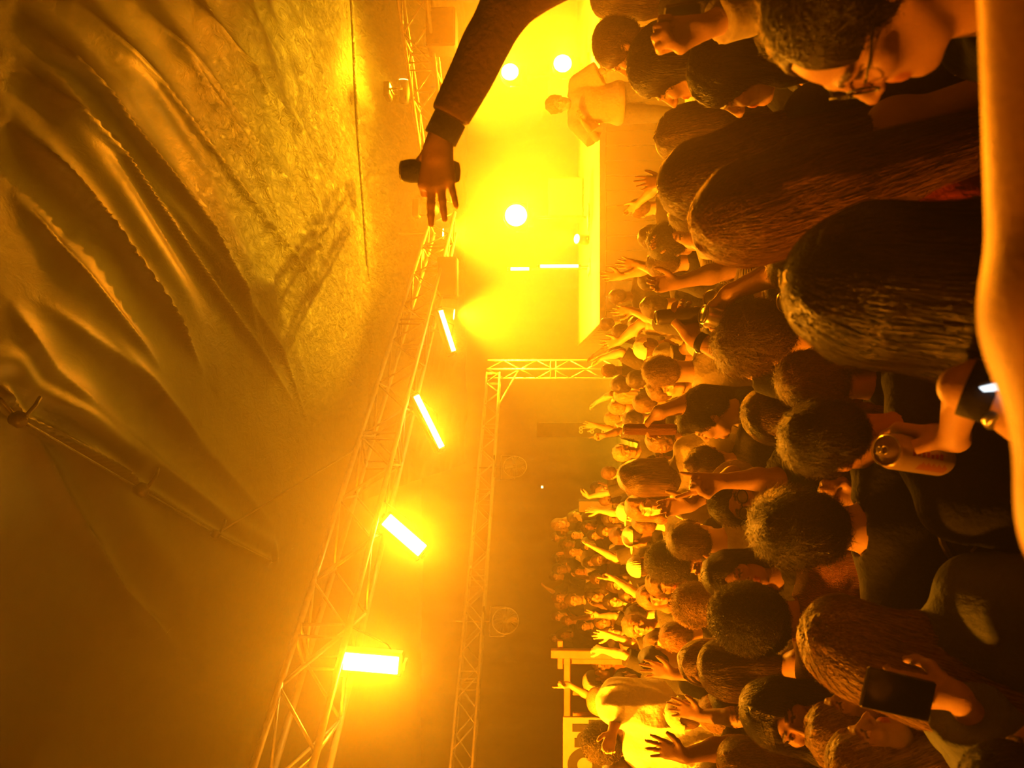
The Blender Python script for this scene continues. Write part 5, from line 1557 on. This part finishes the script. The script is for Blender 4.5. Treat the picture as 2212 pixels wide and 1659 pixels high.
# ---- the farther crowd: a set of poses shared by many people
FAR = [  # x, y, head size, facing, hair, colour, shirt, pose, hat, label
 (1200, 1133, 26, 175, 'long', 'blond', 'charcoal', 'down', None, 'tiny far face framed by pale hair at the far end of the crowd'),
 (1217, 1149, 24, 170, 'short', 'dark', 'charcoal', 'down', None, 'tiny far head touching shoulders with the pale-haired far face'),
 (1240, 1118, 24, 60, 'short', 'brown', 'charcoal', 'down', None, 'tiny far head just below the upright white board'),
 (1270, 1138, 32, 165, 'long', 'dark', 'black', 'down', None, 'far face lit yellow inside a hood of long dark hair'),
 (1293, 1157, 30, 172, 'short', 'dark', 'charcoal', 'down', None, 'far round face right under the one with the hood of long hair'),
 (1196, 1161, 22, 175, 'short', 'brown', 'charcoal', 'down', None, 'tiny far head at the topmost line of the crowd, under the pale-haired face'),
 (1240, 1157, 22, 178, 'short', 'dark', 'black', 'down', None, 'tiny far head left of the round face'),
 (1222, 1176, 24, 150, 'short', 'dark', 'black', 'down', None, 'tiny far head with a lit cheek only'),
 (1236, 1193, 30, 170, 'curly', 'brown', 'grey', 'down', None, 'far person with frizzy lit hair under the tiny heads'),
 (1200, 1207, 22, 178, 'short', 'dark', 'black', 'down', None, 'dim far head at the top line, half way along the far group'),
 (1228, 1219, 24, 160, 'short', 'brown', 'black', 'down', None, 'dim far head right of the half-way one'),
 (1201, 1229, 22, 178, 'short', 'dark', 'black', 'down', None, 'dimmest far head at the top line'),
 (1193, 1246, 26, 170, 'short', 'brown', 'charcoal', 'up', None, 'far person at the top line with a thin forearm lifted'),
 (1248, 1236, 30, 172, 'short', 'dark', 'cream', 'upd', None, 'far person in a pale top with one arm held high and bent'),
 (1197, 1291, 28, 176, 'short', 'brown', 'charcoal', 'down', None, 'tiny far face lower at the top line, above a bent arm'),
 (1214, 1306, 20, 178, 'short', 'blond', 'charcoal', 'down', None, 'tiny bright far head beside two larger dim faces'),
 (1199, 1331, 28, 174, 'short', 'brown', 'black', 'down', None, 'tiny far face next above the wooden frame but one'),
 (1226, 1341, 24, 176, 'short', 'brown', 'black', 'down', None, 'tiny far face just right of the one at the top line'),
 (1191, 1379, 24, 176, 'short', 'brown', 'black', 'down', None, 'last tiny far face before the wooden frame at the top line'),
 (1218, 1371, 22, 176, 'long', 'dark', 'black', 'down', None, 'last but one tiny far head before the wooden frame'),
 (1240, 1296, 40, 176, 'short', 'brown', 'charcoal', 'down', None, 'far face in a broad grin beside a lifted arm'),
 (1286, 1288, 42, 182, 'long', 'dark', 'charcoal', 'up', None, 'far face with dark hair and one hand up, left of the person in spectacles'),
 (1262, 1352, 30, 172, 'short', 'dark', 'charcoal', 'down', None, 'dim far head beside the victory sign'),
 (1350, 1199, 46, 176, 'long', 'dark', 'black', 'down', None, 'smiling far face with long dark hair in the middle of the far group'),
 (1312, 1210, 34, 170, 'short', 'brown', 'cream', 'down', None, 'far face with a pale collar directly left of the smiling face'),
 (1318, 1147, 30, 178, 'short', 'dark', 'cream', 'down', None, 'far dark head with a scrap of pale shirt'),
 (1342, 1158, 34, 20, 'short', 'brown', 'charcoal', 'up2', None, 'far person with both forearms up below the white board'),
 (1388, 1160, 50, -70, 'short', 'dark', 'charcoal', 'down', ('cap', 'white'), 'far person in a cap with pale brim pointing down the crowd'),
 (1368, 1106, 54, -60, 'short', 'dark', 'charcoal', 'down', ('cap', 'white'), 'person in a bright white cap with curved brim next to the white board'),
 (1404, 1224, 48, 10, 'crop', 'dark', 'charcoal', 'point', ('beanie', 'white'), 'person in a white knit hat behind a pointing hand'),
 (1402, 1285, 50, 178, 'crop', 'dark', 'charcoal', 'down', None, 'round face in spectacles facing the camera'),
 (1428, 1290, 46, 170, 'long', 'auburn', 'charcoal', 'down', None, 'head with smooth auburn hair beside the round face in spectacles'),
 (1432, 1328, 54, -6, 'short', 'dark', 'charcoal', 'palm', None, 'person holding up an open bright palm'),
 (1345, 1387, 46, -4, 'short', 'dark', 'black', 'peace', None, 'person raising a bright victory sign'),
 (1350, 1370, 40, 150, 'short', 'brown', 'charcoal', 'down', None, 'bright upturned face beside the victory sign arm'),
 (1380, 1352, 42, 178, 'curly', 'auburn', 'charcoal', 'down', None, 'small face framed by frizzy auburn hair beside the open palm'),
 (1320, 1345, 36, 176, 'short', 'blond', 'cream', 'down', None, 'small pale head just behind the victory sign'),
 (1398, 1390, 52, 30, 'short', 'brown', 'cream', 'down', None, 'head over a bright pale t-shirt patch above the wooden frame'),
 (1440, 1390, 56, 160, 'long', 'brown', 'charcoal', 'down', None, 'small face with brown hair above the auburn profile'),
 (1300, 1432, 46, 175, 'short', 'dark', 'rust', 'down', None, 'reddish lit face against the wooden frame post'),
 (1292, 1472, 56, 60, 'short', 'grey', 'charcoal', 'down', ('beanie', 'grey'), 'person in a grey knit cap in front of the wooden frame'),
 (1300, 1512, 58, 66, 'bob', 'blond', 'charcoal', 'point', None, 'person with pale bobbed hair pointing a finger before the wooden frame'),
 (1352, 1476, 62, 20, 'short', 'dark', 'black', 'up', None, 'dark head between the grey knit cap and the bright stretched arm'),
 (1345, 1560, 58, -10, 'long', 'dark', 'black', 'down', None, 'dark head partly hidden by the white shirt'),
 (1412, 1130, 54, 10, 'short', 'brown', 'charcoal', 'down', None, 'brown head beside the bright white cap'),
 (1300, 1052, 34, 20, 'short', 'dark', 'charcoal', 'down', None, 'small dim head in the haze at the top line, past the bare raised arm'),
 (1332, 1062, 36, 170, 'short', 'blond', 'charcoal', 'down', None, 'small face lit yellow beside the small dim head in haze'),
 (1345, 1080, 38, 160, 'short', 'brown', 'white', 'down', None, 'small head above a bright triangle of white shirt'),
 (1322, 1022, 40, -20, 'short', 'brown', 'charcoal', 'upstraight', None, 'small person with a straight bare arm up and hand bent, in the haze'),
 (1395, 1058, 58, 4, 'short', 'dark', 'charcoal', 'down', None, 'dark head in front of the curved-brim cap'),
 (1390, 1030, 56, 8, 'bob', 'brown', 'cream', 'down', None, 'head with ear-length hair left of the dark turned cap'),
 (1360, 978, 50, 172, 'curly', 'blond', 'charcoal', 'point', None, 'blond curly person pointing one finger straight up in the haze'),
 (1352, 905, 42, 0, 'short', 'blond', 'cream', 'up', None, 'bright lit head tucked behind the slim tube'),
 (1350, 880, 46, 4, 'short', 'blond', 'cream', 'palm', None, 'blond head with a pale wristband hand up beside the truss leg'),
 (1368, 852, 50, 0, 'bob', 'blond', 'cream', 'down', None, 'pale blond head right of the truss leg'),
 (1345, 800, 40, -8, 'short', 'brown', 'charcoal', 'up', None, 'small head straight in front of the truss leg, hand up'),
 (1348, 830, 40, 6, 'short', 'dark', 'charcoal', 'up', None, 'small head just below the truss leg, curled hand up'),
 (1385, 820, 46, 0, 'short', 'dark', 'charcoal', 'down', None, 'round dark head between truss leg and the looking-back curls'),
 (1352, 700, 38, 0, 'short', 'dark', 'charcoal', 'down', None, 'small round head in yellow haze beside the tall dark can'),
 (1376, 640, 44, -6, 'short', 'dark', 'charcoal', 'down', None, 'small dark head behind the long striped sleeve'),
 (1385, 716, 46, 0, 'short', 'dark', 'charcoal', 'down', None, 'small dark head between tall dark can and white cap'),
 (1400, 870, 52, 0, 'short', 'brown', 'charcoal', 'down', None, 'brown head right behind the black raised sleeve'),
 (1392, 1095, 48, 165, 'long', 'auburn', 'charcoal', 'down', None, 'small auburn-haired head half hidden by the bright white cap'),
 (1330, 1120, 32, 176, 'long', 'dark', 'black', 'down', None, 'small dark head directly under the white board'),
 (1268, 1180, 28, 174, 'short', 'dark', 'black', 'down', None, 'far dark head under the round face'),
 (1275, 1215, 30, 172, 'long', 'dark', 'black', 'up', None, 'far person with a hand beside long dark hair, two heads from the smiling face'),
 (1292, 1250, 36, 174, 'short', 'brown', 'rust', 'down', None, 'far head with a bulky lit jacket under the pale-topped dancer'),
 (1325, 1262, 38, 176, 'short', 'dark', 'charcoal', 'up', None, 'far person whose lit forearm lies across the chest'),
 (1325, 1300, 38, 174, 'long', 'dark', 'black', 'down', None, 'far dark-haired head behind the open palm'),
 (1378, 1262, 42, 176, 'long', 'dark', 'black', 'down', None, 'dark-haired head left of the round face in spectacles'),
 (1445, 1262, 60, 176, 'long', 'brown', 'charcoal', 'down', None, 'brown-haired face partly behind the dark curls'),
 (1420, 700, 58, -4, 'short', 'dark', 'black', 'down', None, 'dark head directly under the hand with the tall dark can'),
 (1405, 905, 54, 2, 'short', 'dark', 'black', 'down', None, 'dark head below the slim tube, beside curly brown hair'),
]
POSES = {'down': ((None, dict(bend=.6)), 0), 'up': ((None, dict(w=(.22, .16, 1.80), pose='relax')), 0), 'upd': ((dict(w=(-.34, .05, 1.86), pose='relax'), dict(bend=1)), 0),
         'up2': ((dict(w=(-.24, .12, 1.86), pose='open'), dict(w=(.24, .12, 1.84), pose='open')), 0), 'point': ((dict(w=(-.16, .14, 1.84), pose='point', d=(0, 0, 1)), None), 0),
         'palm': ((dict(w=(-.22, .10, 1.86), pose='open', d=(.05, 0, 1), n=(0, 1, 0)), None), 0), 'peace': ((None, dict(w=(.24, .2, 1.82), pose='peace', d=(.2, 0, 1), n=(0, 1, 0))), 0),
         'upstraight': ((dict(w=(-.30, .15, 1.94), pose='relax', d=(.5, .2, .8)), None), 0)}
kits = {}
def kit(pose, fem, big):
    key = (pose, fem, big)
    if key not in kits:
        arms = POSES[pose][0]
        Rr, HF, AR, q = body(1.60 if not fem else 1.56, fem, (0, 0, 0), 1.0, 1.0, arms, .0075 if big else .0105, (.45, .45), 'black', len(kits), loose=.018)
        kits[key] = ([(n, np_mesh(n, V, Q, None, T)) for n, V, Q, T in Rr], HF)
        for n, me in kits[key][0]: me.materials.append(SKIN['fair'] if n == 'body' else CLOTH['jeans' if n == 'trousers' else 'charcoal'])
    return kits[key]
def far_person(x, y, s, face, hair, hc, shirt, pose, hat, label, i):
    p, d, hs = where(x, y, s)
    p, d = free_spot(x, y, d, .42, 30)
    fem = hair in ('long', 'bob')
    meshes, HF = kit(pose, fem, d < 8)
    z = min(max(p.z, 1.36), 1.78); sc = z / HF[0][2]
    root = empty('person', (p.x, p.y, 0), label, 'person', 'crowd between the wooden frame and the stage')
    root.rotation_euler = (0, 0, -math.radians(face + (i * 37 % 17 - 8)))
    root.scale = (sc, sc, sc)
    for n, me in meshes:
        o = bpy.data.objects.new(n, me); COL.objects.link(o); o.parent = root
        sl = o.material_slots[0]; sl.link = 'OBJECT'
        sl.material = SKIN[('fair', 'tan', 'fair', 'brown')[i % 4] if i != 30 else 'brown'] if n == 'body' else CLOTH[shirt if n == 'shirt' else 'jeans' if n == 'trousers' else 'charcoal']
    M = M4(HF[0], HF[1], 1.0)
    if hair: link_child('hair', hair_mesh(hair if not hat else 'crop', .26, i % 3, HAIRM[hc], .008), root, M)
    add_hat(root, M, hat, .006)
    if i == 30: add_acc(root, M, 'glasses')
    return root
for i, t in enumerate(FAR): far_person(*t, i)
